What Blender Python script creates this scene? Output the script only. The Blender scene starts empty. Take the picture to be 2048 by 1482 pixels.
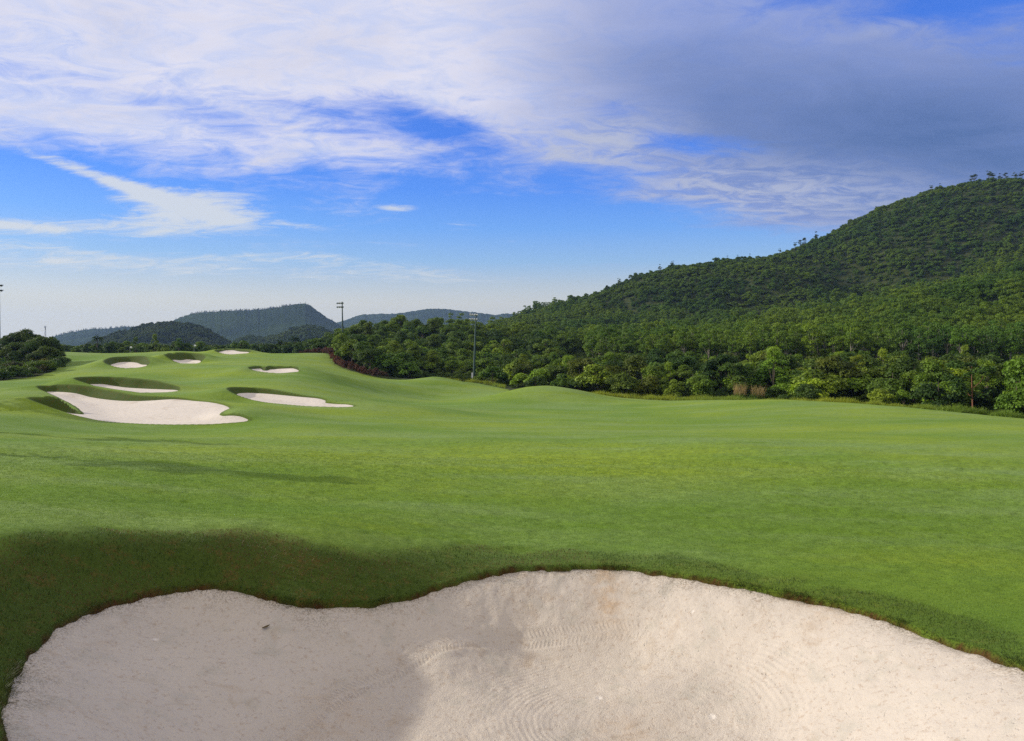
import bpy, math, time
import numpy as np
from mathutils import Vector
T0 = time.time()
scn = bpy.context.scene
COL = scn.collection
F, HV, CU = 1365.0, 690.0, 1024.0          # focal length, horizon row and centre column measured on the 2048 px photograph
R = math.radians

# ------------------------------------------------------------------ helpers
def tag(o, label=None, cat=None, group=None, kind=None):
    if label: o['label'] = label
    if cat: o['category'] = cat
    if group: o['group'] = group
    if kind: o['kind'] = kind
    return o

def mesh_np(name, v, f, mat=None, smooth=False, attrs=None):
    v = np.asarray(v, dtype=np.float32); f = np.asarray(f, dtype=np.int32)
    me = bpy.data.meshes.new(name)
    me.vertices.add(len(v)); me.vertices.foreach_set('co', v.ravel())
    n, k = f.shape
    me.loops.add(n*k); me.loops.foreach_set('vertex_index', f.ravel())
    me.polygons.add(n)
    me.polygons.foreach_set('loop_start', np.arange(0, n*k, k, dtype=np.int32))
    try: me.polygons.foreach_set('loop_total', np.full(n, k, dtype=np.int32))
    except Exception: pass
    me.polygons.foreach_set('use_smooth', np.full(n, bool(smooth)))
    for an, av in (attrs or {}).items():
        av = np.asarray(av, dtype=np.float32)
        if av.ndim == 1:
            a = me.attributes.new(an, 'FLOAT', 'POINT'); a.data.foreach_set('value', av)
        else:
            a = me.attributes.new(an, 'FLOAT_VECTOR', 'POINT'); a.data.foreach_set('vector', av.ravel())
    me.update(calc_edges=True)
    if mat: me.materials.append(mat)
    return me

def link(name, me, parent=None, loc=(0, 0, 0)):
    o = bpy.data.objects.new(name, me); COL.objects.link(o); o.location = loc
    if parent: o.parent = parent
    return o

def empty(name, loc=(0, 0, 0), rz=0.0, s=1.0):
    o = bpy.data.objects.new(name, None); COL.objects.link(o)
    o.location = loc; o.rotation_euler = (0, 0, rz); o.scale = (s, s, s); o.empty_display_size = 0.3
    return o

def hash2(ix, iy, seed):
    h = (ix.astype(np.int64)*374761393 + iy.astype(np.int64)*668265263 + seed*1442695041) & 0x7fffffff
    h = ((h ^ (h >> 13))*1274126177) & 0x7fffffff
    h = h ^ (h >> 16)
    return (h & 0xffffff)/float(0xffffff)

def vnoise(x, y, seed=0):
    ix = np.floor(x).astype(np.int64); iy = np.floor(y).astype(np.int64)
    fx = x-ix; fy = y-iy
    fx = fx*fx*fx*(fx*(fx*6-15)+10); fy = fy*fy*fy*(fy*(fy*6-15)+10)
    a = hash2(ix, iy, seed); b = hash2(ix+1, iy, seed); c = hash2(ix, iy+1, seed); d = hash2(ix+1, iy+1, seed)
    return (a*(1-fx)+b*fx)*(1-fy)+(c*(1-fx)+d*fx)*fy - 0.5

def fbm(x, y, seed=0, oct=4, gain=0.5):
    s = 0; a = 1.0
    for k in range(oct):
        s = s + a*vnoise(x*2**k+k*17.3, y*2**k+k*9.1, seed+k); a *= gain
    return s

def sstep(a, b, x):
    t = np.clip((x-a)/(b-a), 0, 1); return t*t*(3-2*t)

def W(u, v, Y):                                   # photograph position at a chosen distance -> place in the world
    return np.array([(u-CU)/F*Y, Y, -(v-HV)/F*Y])

# ------------------------------------------------------------------ bunkers: outline (u, v, distance, height of the bank above it in px)
BK = {}
BK['A'] = [(442,829,58,0),(460,830,57.6,2),(483,832,57.4,2),(499,841,56.5,0),(470,845,56,0),(430,848,56,0),(350,849,56,0),(270,847,56.3,0),(205,842,57,0),
           (165,834,58,0),(130,827,59.5,6),(97,821,61,24),(130,824,61.2,24),(158,828,60.5,7),(167,827.5,61.2,2),(152,815,65,1),(122,798,71,1),(90,784.5,76,8),(105,783,77,14),(150,786,76.5,15),
           (175,792,76,15),(205,797.5,74.5,15),(240,801,73,12),(285,801.5,72,9),(320,799.5,71.5,6),(350,798,71,3.5),(385,801,70,2),(420,804,68,2),(445,809,66,2),(459,814,64,2),(460,818,62.5,2),(450,822,61,2)]
BK['B'] = [(170,769,88,14),(205,768,90,15.5),(225,771,90,18),(250,774.5,89.5,19),(288,777,89,17),(325,778.5,88,11),(350,779.5,87,6),(358,781.5,85,1),(337,784,83,0),(300,785,82,0),(262,784.5,82,0),(237,781,83,0),(212,777,84.5,0),(188,772.5,86,3)]
BK['C'] = [(220,730,127,8),(232,726,131,10),(245,724,133,11.5),(262,724,133,12.5),(275,725.5,132,12),(285,729,129,9),(294,729.5,127,4),(292,732,125.5,0),(280,734,124.5,0),(260,736,124,0),(240,735,124,0),(226,732.5,125,2)]
BK['D'] = [(345,719,154,10),(360,720.5,155,13),(375,718.5,157,12),(390,720,156,11),(401,721,154,7),(401,724.5,151,1),(390,727,150,0),(380,729,149.5,0),(365,727,150,0),(350,723.5,151.5,3)]
BK['E'] = [(436,705,189,4.5),(450,701,192,3.5),(467,700.5,193,3.5),(480,703,191,5),(497,704,188,4),(497,706,186,0.5),(482,707,185,0),(467,708.5,184,0),(450,707.5,185,0)]
BK['F'] = [(501,738.5,114,3),(515,737,117,4),(523,737.3,117.5,4),(527,741,115,8),(534,741,115,8),(541,738.5,117.5,6),(562,737.3,118,5),(585,736.5,118,4),(593,738.5,116,3),(598,740.5,114,1),(597,743,113,0),(567,746,112,0),(538,745,112,0),(515,742,112.8,0)]
BK['G'] = [(472,787.5,77,12),(497,785.5,79,11),(532,787,79,9),(567,790,78,6),(603,793.5,77,3.5),(632,796,76,2.5),(653,801,74.5,2),(652,805,73.5,2),(671,807.5,73,1),(697,808.7,72.3,1),(709,812,71,0),(697,814,70.5,0),(656,813.5,70.5,0),(597,811,71,0),(538,805.5,72.5,0),(508,800.5,74,0),(482,795,75.5,7)]
NEAR = [(5,1482,6.0),(-2,1430,6.6),(14,1385,7.15),(40,1330,7.9),(82,1278,8.7),(130,1245,9.3),(190,1215,10.0),(258,1200,10.5),(330,1185,10.95),(400,1177,11.2),(470,1180,11.3),(530,1192,11.25),(600,1205,11.2),(700,1210,11.35),(760,1207,11.5),
        (830,1190,11.85),(900,1168,12.2),(960,1150,12.45),(1020,1140,12.6),(1100,1135,12.7),(1200,1135,12.7),(1260,1138,12.6),(1350,1150,12.2),(1450,1165,11.7),(1520,1180,11.25),(1600,1195,10.8),(1680,1212,10.3),(1760,1235,9.75),(1840,1262,9.15),(1900,1285,8.65),(1960,1303,8.2),
        (2048,1337,7.5),(2150,1385,6.7),(2260,1450,6.0)]
pts = [tuple(W(*p))+(0.0,) for p in NEAR] + [(5.0,4.9,-3.25,0),(4.0,4.2,-3.2,0),(2,3.8,-3.3,0),(-0.5,3.8,-3.3,0),(-2.6,4.2,-3.3,0),(-3.9,5.0,-3.3,0)]
OUT = {'N': np.array(pts)}
for k, L in BK.items():
    OUT[k] = np.array([tuple(W(u, v, Y))+(c*Y/F,) for u, v, Y, c in L])

def smooth_loop(P, step):
    n = len(P); res = []
    for i in range(n):
        p0, p1, p2, p3 = P[i-1], P[i], P[(i+1) % n], P[(i+2) % n]
        m = max(2, int(np.linalg.norm((p2-p1)[:2])/step))
        t = (np.arange(m)/m)[:, None]
        res.append(0.5*((2*p1)+(-p0+p2)*t+(2*p0-5*p1+4*p2-p3)*t**2+(-p0+3*p1-3*p2+p3)*t**3))
    return np.vstack(res)
LOOP = {}
for k, P in OUT.items():
    S = smooth_loop(P, 0.05 if k == 'N' else 0.4)
    S[:, 3] = np.maximum(S[:, 3], 0)
    j = 0.035 if k == 'N' else 0.08
    fr = 2.3 if k == 'N' else 0.9
    S[:, 0] += j*fbm(S[:, 0]*fr, S[:, 1]*fr, 5, 3); S[:, 1] += j*fbm(S[:, 0]*fr, S[:, 1]*fr, 9, 3)
    if k == 'N': S[:, 1] += 0.05*fbm(S[:, 0]*7, S[:, 1]*7, 19, 2)
    LOOP[k] = S

def sdist(k, x, y):                                # signed distance to a bunker outline (+ outside) and nearest bank height
    S = LOOP[k]; A = S; B = np.roll(S, -1, axis=0)
    ab = (B-A)[:, :2]; L2 = (ab**2).sum(1)+1e-9
    d2 = np.full(len(x), 1e9); c = np.zeros(len(x)); ins = np.zeros(len(x), bool)
    for i in range(len(A)):
        px = x-A[i, 0]; py = y-A[i, 1]
        t = np.clip((px*ab[i, 0]+py*ab[i, 1])/L2[i], 0, 1)
        q = (px-t*ab[i, 0])**2+(py-t*ab[i, 1])**2
        m = q < d2
        d2[m] = q[m]; c[m] = (A[i, 3]*(1-t)+B[i, 3]*t)[m]
        if abs(ab[i, 1]) > 1e-9:
            cr = (A[i, 1] > y) != (B[i, 1] > y)
            ins ^= cr & (px < ab[i, 0]*(y-A[i, 1])/ab[i, 1])
    d = np.sqrt(d2)
    return np.where(ins, -d, d), c

# ------------------------------------------------------------------ terrain control points
CP = [
 # rim of the near bunker
 (-300,1050,10.0),(0,1066,10.4),(0,1030,11.7),(300,1052,12.6),(200,1078,11.15),(400,1100,11.8),(600,1086,12.5),(800,1098,13.05),(1024,1112,13.3),(1250,1106,13.4),(1500,1130,12.6),(1750,1172,11.2),(2048,1235,9.5),(2350,1320,7.8),
 (-420,1195,7.4),(-500,1360,5.6),(2700,1500,5.4),
 # fairway
 (-400,985,15.5),(0,990,15),(500,1022,16),(1024,1048,16),(1500,1066,16),(2048,1105,15),(2500,1110,15),
 (-400,930,21),(0,942,20.5),(500,973,20.5),(1024,1000,20),(1500,1010,20),(2048,1030,20),(2500,1035,20),
 (-400,885,28),(0,898,28),(500,925,28),(1024,940,28),(1500,950,28),(2048,958,28),(2500,960,28),
 (-400,850,40),(0,860,40),(500,885,40),(1024,893,40),(1500,895,40),(2048,892,40),(2500,890,40),
 (-400,820,55),(0,836,52),(600,859,52),(1024,865,52),(1500,860,55),(1800,858,53),(2048,853,52),
 (1950,838,65),(2048,845,62),(2500,870,54),(-300,795,68),(0,806,64),(40,796,68),
 (640,836,64),(800,838,66),(1024,838,70),(1300,836,70),(1500,829,70),(1750,826,68),
 (760,806,88),(900,815,88),(1024,815,88),(1250,817,88),(1400,812,84),(1550,798,86),(1500,799,88),(1700,810,79),(1850,822,72),
 (1100,772,107),(1045,777,106),(1155,779,107),(990,791,105),(1205,790,106),(1300,803,103),(1400,801,97),(1100,800,97),(960,800,110),
 (1300,791,130),(1450,794,120),(870,753,140),(870,790,124),(960,785,128),(800,762,142),(700,775,110),(860,803,112),(760,788,112),
 (600,762,103),(600,778,90),(450,768,94),(400,752,110),(300,746,112),(160,750,112),(540,728,140),(460,722,150),(640,706,190),(620,742,128),(672,732,165),(690,745,150),(770,759,148),
 (110,706,190),(200,706,200),(260,707,200),(340,702,204),(400,704,202),(560,710,198),(610,708,200),(330,712,175),(250,712,165),(180,722,150),(430,712,172),(520,714,175),
 (0,778,80),(60,772,88),(0,760,104),(100,752,112),(40,750,118),(-300,770,80),(0,735,135),(60,716,150),(0,702,155),(-200,690,150),(115,728,148),(-400,700,150),
 (948,762,160),
 # thicket side of the crest and the slope of the big hill: (u, 'z', height, distance)
 (1100,'z',-9,128),(1250,'z',-9.6,124),(1550,'z',-9.3,108),(1750,'z',-9,98),(1900,'z',-8.8,90),(2048,'z',-8.6,80),(2350,'z',-8.6,76),(960,'z',-8.4,145),
 (150,'z',-6,260),(400,'z',-6,260),(600,'z',-6,260),(-300,'z',-4,260),(-300,'z',-8,500),(100,'z',-8,500),(600,'z',-8,450),(800,'z',-6,450),(300,'z',-8,800),(800,'z',-8,800),(-400,'z',-8,850),
 (1000,'z',-8.6,180),(860,'z',-7.5,180),(780,'z',-6.5,178),(700,'z',-3.0,215),(720,'z',-0.5,250),(870,'z',3.6,280),(800,'z',2.2,262),(960,'z',-0.5,275),(1040,'z',-4,290),(870,'z',-5,215),(640,'z',-5,235),
 (870,'z',-4,350),(1040,'z',-6,380),
 (1200,'z',-9,165),(1500,'z',-8.5,150),(1800,'z',-8,135),(2048,'z',-8,125),(2350,'z',-8,125),
 (1500,'z',-6,185),(1800,'z',-5.8,172),(2048,'z',-5.8,166),(2350,'z',-5,166),(1250,'z',-5,230),(1100,'z',-5,300),
 (2048,'z',42,400),(2350,'z',52,420),(1900,'z',28.5,385),(1750,'z',17,370),(1600,'z',9,350),(1480,'z',3,330),(1300,'z',-4,310),(2048,'z',18,285),(1800,'z',6.5,275),(1600,'z',0,262),(2350,'z',22,280),
 (2048,'z',46,460),(1900,'z',32,460),(1750,'z',20,450),(1600,'z',13,430),(1480,'z',8,420),(1300,'z',3,420),(1150,'z',0,400),
 (2048,'z',95,560),(1800,'z',76,560),(1600,'z',48,530),(1400,'z',38,520),(1250,'z',26,510),(1100,'z',11,480),(1000,'z',1,450),
 (2048,'z',163,690),(1950,'z',160,680),(1900,'z',153,670),(1800,'z',137,660),(1700,'z',112,650),(1640,'z',96,640),(1550,'z',80,630),(1400,'z',71,620),(1300,'z',62,610),(1250,'z',52,600),(1200,'z',43,600),(1100,'z',31,600),(1040,'z',18,590),(1000,'z',9,560),(950,'z',1,520),
 (2350,'z',175,700),(2350,'z',105,560),(2048,'z',110,830),(1800,'z',90,820),(1550,'z',45,800),(1300,'z',30,780),(1100,'z',8,740),(980,'z',-4,700),(2350,'z',120,850),(2048,'z',60,900),(1500,'z',20,1000),(1000,'z',-8,1000),(0,'z',-8,1100),
]
cp = []
for c in CP:
    if c[1] == 'z': cp.append(((c[0]-CU)/F*c[3], c[3], c[2]))
    else: cp.append(tuple(W(*c)))
for k, P in OUT.items():
    for i, p in enumerate(P): cp.append((p[0], p[1], p[2]))
cp += [(0,9,-5.03),(-2,8.2,-5),(-1.8,10.2,-4.93),(2,7.2,-5),(2,10,-4.98),(0,7,-5),(0.2,11.3,-4.98),(1.9,11.0,-4.95),(3.3,8.6,-4.8),(-3.4,8.4,-4.72),(-3.8,9.4,-4.55),(0,5.6,-4.5),(-2.6,6.2,-4.55),(3,5.8,-4.4),(-1.8,11.0,-4.72),(-1.1,10.7,-4.88),(3.2,9.9,-4.75)]
cp = np.array(cp)
def pol(x, y): return np.arctan2(x, y), np.log(np.hypot(x, y))
th, lr = pol(cp[:, 0], cp[:, 1])
q = cp[:, 2]/np.exp(lr)
key = np.round(np.c_[th*1500, lr*1500]).astype(int)
_, ui = np.unique(key, axis=0, return_index=True)
th, lr, q = th[ui], lr[ui], q[ui]
def kern(dx, dy):
    r2 = dx*dx+dy*dy+1e-12
    return 0.5*r2*np.log(r2)
n = len(th)
K = kern(th[:, None]-th[None], lr[:, None]-lr[None])+np.eye(n)*1e-6
Pm = np.c_[np.ones(n), th, lr]
M = np.block([[K, Pm], [Pm.T, np.zeros((3, 3))]])
sol = np.linalg.solve(M, np.r_[q, np.zeros(3)])
def tps(t, l):
    o = np.zeros(len(t))
    for i in range(0, len(t), 20000):
        s = slice(i, i+20000)
        o[s] = kern(t[s][:, None]-th[None], l[s][:, None]-lr[None])@sol[:n]+sol[n]+sol[n+1]*t[s]+sol[n+2]*l[s]
    return o

# fine polar grid
TH = np.concatenate([np.linspace(-math.pi, -0.82, 60)[:-1], np.linspace(-0.82, 0.82, 1541), np.linspace(0.82, math.pi, 60)[1:]])
LR = np.concatenate([np.log([0.3, 1.0, 2.0, 3.0]), np.arange(math.log(3.6), math.log(215), 0.0042), np.arange(math.log(216), math.log(1180), 0.012), np.log(np.geomspace(1200, 4700, 30))])
def cubic_mat(x, xc):
    h = xc[1]-xc[0]; m = len(xc)
    f = np.clip((x-xc[0])/h, 1, m-2.0001); i = np.floor(f).astype(int); t = f-i
    A = np.zeros((len(x), m)); r = np.arange(len(x))
    A[r, i-1] += 0.5*(-t+2*t*t-t**3); A[r, i] += 0.5*(2-5*t*t+3*t**3)
    A[r, i+1] += 0.5*(t+4*t*t-3*t**3); A[r, i+2 if False else np.minimum(i+2, m-1)] += 0.5*(-t*t+t**3)
    return A
tc = np.linspace(-0.80, 0.80, 230); lc = np.linspace(math.log(4.0), math.log(1180), 480)
Gc = tps(*[a.ravel() for a in np.meshgrid(tc, lc, indexing='ij')]).reshape(230, 480)
At = cubic_mat(np.clip(TH, -0.78, 0.78), tc); Al = cubic_mat(np.clip(LR, math.log(4.2), math.log(1130)), lc)
Q = At@Gc@Al.T
print('tps', n, time.time()-T0)
rr = np.exp(LR)[None, :]; tt = TH[:, None]
X = rr*np.sin(tt); Y = rr*np.cos(tt)
rc = np.clip(rr, 4.2, 1130)
Z = Q*rc
# ground the photographer stands on
zb = -1.9-0.02*rr
w = sstep(0.3, 4.3, rr+0*tt); Z = (-1.9)*(1-w)+Z*w
wb = sstep(0.80, 1.25, np.abs(tt)+0*rr); Z = Z*(1-wb)+np.minimum(-2.2-0.01*rr, -2.2)*wb
wf = sstep(1000, 1170, rr+0*tt); Z = Z*(1-wf)+(-12.0)*wf
BASE = Z.copy()
far = sstep(250, 420, rr+0*tt)
Z += (1-far)*sstep(11, 22, rr+0*tt)*(0.30*fbm(X/15, Y/15, 3, 3)*sstep(13, 45, rr+0*tt)+0.05*fbm(X/3.1, Y/3.1, 11, 2))
Z += far*sstep(5, 40, Z)*(1-sstep(.80, .95, Y/np.interp(X/np.maximum(Y, 1)*F+CU, [900, 1040, 1300, 1700, 2048], [500, 590, 610, 650, 690])))*(22.0*fbm((X+.3*Y)/60, Y/110, 21, 4)-9*np.abs(fbm((X-.5*Y)/70, Y/150, 27, 3)))
Z += sstep(11.5, 14, rr+0*tt)*(1-sstep(30, 60, rr+0*tt))*(0.050*fbm(X/.9, Y/.42, 13, 3)+0.020*fbm(X/.25, Y/.16, 14, 2))*(rr/14)**.6
rock = np.zeros_like(Z)          # distance outside the nearest bunker edge
rock[:] = 99.0; roughF = np.zeros_like(Z); nearE = np.full_like(Z, 99.0); inside = np.zeros_like(Z)
for k, S in LOOP.items():
    mgn = 2.5 if k == 'N' else 11.0
    m = (X > S[:, 0].min()-mgn) & (X < S[:, 0].max()+mgn) & (Y > S[:, 1].min()-mgn) & (Y < S[:, 1].max()+mgn)
    xs, ys = X[m], Y[m]
    d, c = sdist(k, xs, ys)
    rk = 0.035 if k == 'N' else 0.02
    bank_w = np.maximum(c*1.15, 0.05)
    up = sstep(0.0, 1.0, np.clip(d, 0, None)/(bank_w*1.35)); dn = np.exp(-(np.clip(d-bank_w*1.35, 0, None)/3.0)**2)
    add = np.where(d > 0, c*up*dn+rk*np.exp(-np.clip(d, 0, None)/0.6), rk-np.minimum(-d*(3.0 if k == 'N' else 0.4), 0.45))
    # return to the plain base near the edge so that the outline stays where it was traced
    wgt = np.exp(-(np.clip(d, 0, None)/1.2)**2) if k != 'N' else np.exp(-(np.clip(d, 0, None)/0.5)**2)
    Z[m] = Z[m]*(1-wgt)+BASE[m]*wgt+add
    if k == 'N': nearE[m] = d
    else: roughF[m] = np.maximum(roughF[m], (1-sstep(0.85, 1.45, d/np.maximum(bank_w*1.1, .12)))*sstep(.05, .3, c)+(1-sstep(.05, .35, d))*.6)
    rock[m] = np.minimum(rock[m], d)
print('ground', Z.shape, time.time()-T0)

def gz(x, y, A=None):
    A = Z if A is None else A
    x = np.atleast_1d(np.asarray(x, float)); y = np.atleast_1d(np.asarray(y, float))
    t, l = pol(x, y)
    i = np.clip(np.searchsorted(TH, t)-1, 0, len(TH)-2); j = np.clip(np.searchsorted(LR, l)-1, 0, len(LR)-2)
    a = (t-TH[i])/(TH[i+1]-TH[i]); b = np.clip((l-LR[j])/(LR[j+1]-LR[j]), 0, 1)
    return (A[i, j]*(1-a)+A[i+1, j]*a)*(1-b)+(A[i, j+1]*(1-a)+A[i+1, j+1]*a)*b

EDGE = np.array([(-2500,90),(-300,95),(0,104),(70,113),(105,121),(122,140),(128,222),(640,214),(652,200),(664,182),(680,166),(720,156),(775,151),(850,152),(960,150),(1040,126),(1150,118),(1300,112),(1450,103),(1600,94),(1800,83),(2048,71),(2600,62)])
def edgeY(x, y): return np.interp(x/np.maximum(y, .1)*F+CU, EDGE[:, 0], EDGE[:, 1])

# ------------------------------------------------------------------ node helpers
class NT:
    def __init__(s, tree): s.t = tree; s.n = tree.nodes; s.l = tree.links
    def new(s, typ, **kw):
        nd = s.n.new(typ)
        for k, v in kw.items(): setattr(nd, k, v)
        return nd
    def put(s, sock, v):
        if isinstance(v, bpy.types.NodeSocket): s.l.new(v, sock)
        elif v is not None: sock.default_value = v
    def math(s, op, a, b=None, c=None, clamp=False):
        nd = s.new('ShaderNodeMath', operation=op, use_clamp=clamp)
        for i, v in enumerate((a, b, c)):
            if v is not None: s.put(nd.inputs[i], v)
        return nd.outputs[0]
    def vmath(s, op, a, b=None, scale=None):
        nd = s.new('ShaderNodeVectorMath', operation=op)
        s.put(nd.inputs[0], a)
        if b is not None: s.put(nd.inputs[1], b)
        if scale is not None: s.put(nd.inputs['Scale'], scale)
        return nd.outputs[0]
    def noise(s, vec, scale, detail=4, rough=0.5, dist=0.0):
        nd = s.new('ShaderNodeTexNoise'); s.put(nd.inputs['Vector'], vec)
        nd.inputs['Scale'].default_value = scale; nd.inputs['Detail'].default_value = detail
        nd.inputs['Roughness'].default_value = rough; nd.inputs['Distortion'].default_value = dist
        return nd.outputs['Fac']
    def mix(s, f, a, b, blend='MIX'):
        nd = s.new('ShaderNodeMix', data_type='RGBA', blend_type=blend)
        s.put(nd.inputs['Factor'], f); s.put(nd.inputs['A'], a if not isinstance(a, tuple) else (*a[:3], 1)); s.put(nd.inputs['B'], b if not isinstance(b, tuple) else (*b[:3], 1))
        return nd.outputs['Result']
    def ss(s, x, a, b):
        nd = s.new('ShaderNodeMapRange', interpolation_type='SMOOTHSTEP')
        s.put(nd.inputs['Value'], x); nd.inputs['From Min'].default_value = a; nd.inputs['From Max'].default_value = b
        return nd.outputs['Result']
    def attr(s, name, out='Fac'):
        nd = s.new('ShaderNodeAttribute', attribute_name=name); return nd.outputs[out]
    def scalevec(s, vec, x, y, z): return s.vmath('MULTIPLY', vec, (x, y, z))

def new_mat(name):
    m = bpy.data.materials.new(name); m.use_nodes = True
    t = NT(m.node_tree); bs = m.node_tree.nodes['Principled BSDF']
    return m, t, bs

def simple_mat(name, col, rough=0.6, metal=0.0, var=0.15, scale=3.0):
    m, t, b = new_mat(name)
    geo = t.new('ShaderNodeTexCoord').outputs['Object']
    nz = t.noise(geo, scale, 4)
    c = t.mix(nz, tuple(x*(1-var) for x in col), tuple(min(1, x*(1+var)) for x in col))
    t.put(b.inputs['Base Color'], c); b.inputs['Roughness'].default_value = rough; b.inputs['Metallic'].default_value = metal
    return m

# ------------------------------------------------------------------ materials
def grass_ground():
    m, t, b = new_mat('turf_material')
    P = t.new('ShaderNodeNewGeometry').outputs['Position']
    big = t.noise(t.scalevec(P, .55, 1, 1), 0.06, 6, 0.62, .5); mid = t.noise(t.scalevec(P, .3, 1, 1), 0.28, 6, 0.62); fine = t.noise(P, 9.0, 5, 0.7); blade = t.noise(P, 60.0, 3, 0.7)
    base = t.mix(t.ss(big, 0.36, 0.64), GC['deep'], GC['lime'])
    base = t.mix(t.math('MULTIPLY', t.ss(mid, 0.42, 0.66), 0.6), base, GC['dew'])
    base = t.mix(t.math('MULTIPLY', t.ss(t.noise(P, 1.6, 6, .7), 0.48, 0.70), 0.35), base, GC['dark'])
    base = t.mix(t.math('MULTIPLY', t.ss(fine, 0.45, 0.70), 0.55), base, GC['dark'])
    base = t.mix(t.math('MULTIPLY', t.ss(blade, 0.5, 0.8), 0.35), base, GC['lime'])
    # longer grass on the banks
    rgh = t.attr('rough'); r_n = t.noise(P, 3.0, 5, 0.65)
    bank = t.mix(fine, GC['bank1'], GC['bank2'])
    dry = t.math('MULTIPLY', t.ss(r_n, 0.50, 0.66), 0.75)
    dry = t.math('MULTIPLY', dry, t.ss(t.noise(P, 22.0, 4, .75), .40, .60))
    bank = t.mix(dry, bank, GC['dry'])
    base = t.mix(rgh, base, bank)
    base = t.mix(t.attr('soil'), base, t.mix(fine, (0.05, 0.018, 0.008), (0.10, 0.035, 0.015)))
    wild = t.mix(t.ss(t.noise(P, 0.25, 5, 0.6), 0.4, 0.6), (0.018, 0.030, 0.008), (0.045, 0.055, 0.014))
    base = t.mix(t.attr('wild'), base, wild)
    t.put(b.inputs['Base Color'], base)
    b.inputs['Roughness'].default_value = 0.85
    b.inputs['Specular IOR Level'].default_value = 0.08
    b.inputs['Sheen Weight'].default_value = 0.03; b.inputs['Sheen Roughness'].default_value = 0.5
    b.inputs['Sheen Tint'].default_value = (0.75, 0.95, 0.6, 1)
    h = t.math('ADD', t.math('MULTIPLY', t.noise(P, 30.0, 4, 0.75), 0.022), t.math('MULTIPLY', t.noise(t.scalevec(P, 0.7, 2.2, 1), 2.5, 5, 0.65), 0.06))
    bp = t.new('ShaderNodeBump'); bp.inputs['Strength'].default_value = 0.8; bp.inputs['Distance'].default_value = 1.0
    t.put(bp.inputs['Height'], h); t.put(b.inputs['Normal'], bp.outputs[0])
    return m
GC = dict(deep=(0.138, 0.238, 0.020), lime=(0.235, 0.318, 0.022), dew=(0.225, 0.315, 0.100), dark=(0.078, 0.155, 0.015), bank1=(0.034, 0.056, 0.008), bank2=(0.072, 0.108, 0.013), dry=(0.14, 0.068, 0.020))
M_GRASS = grass_ground()

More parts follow.
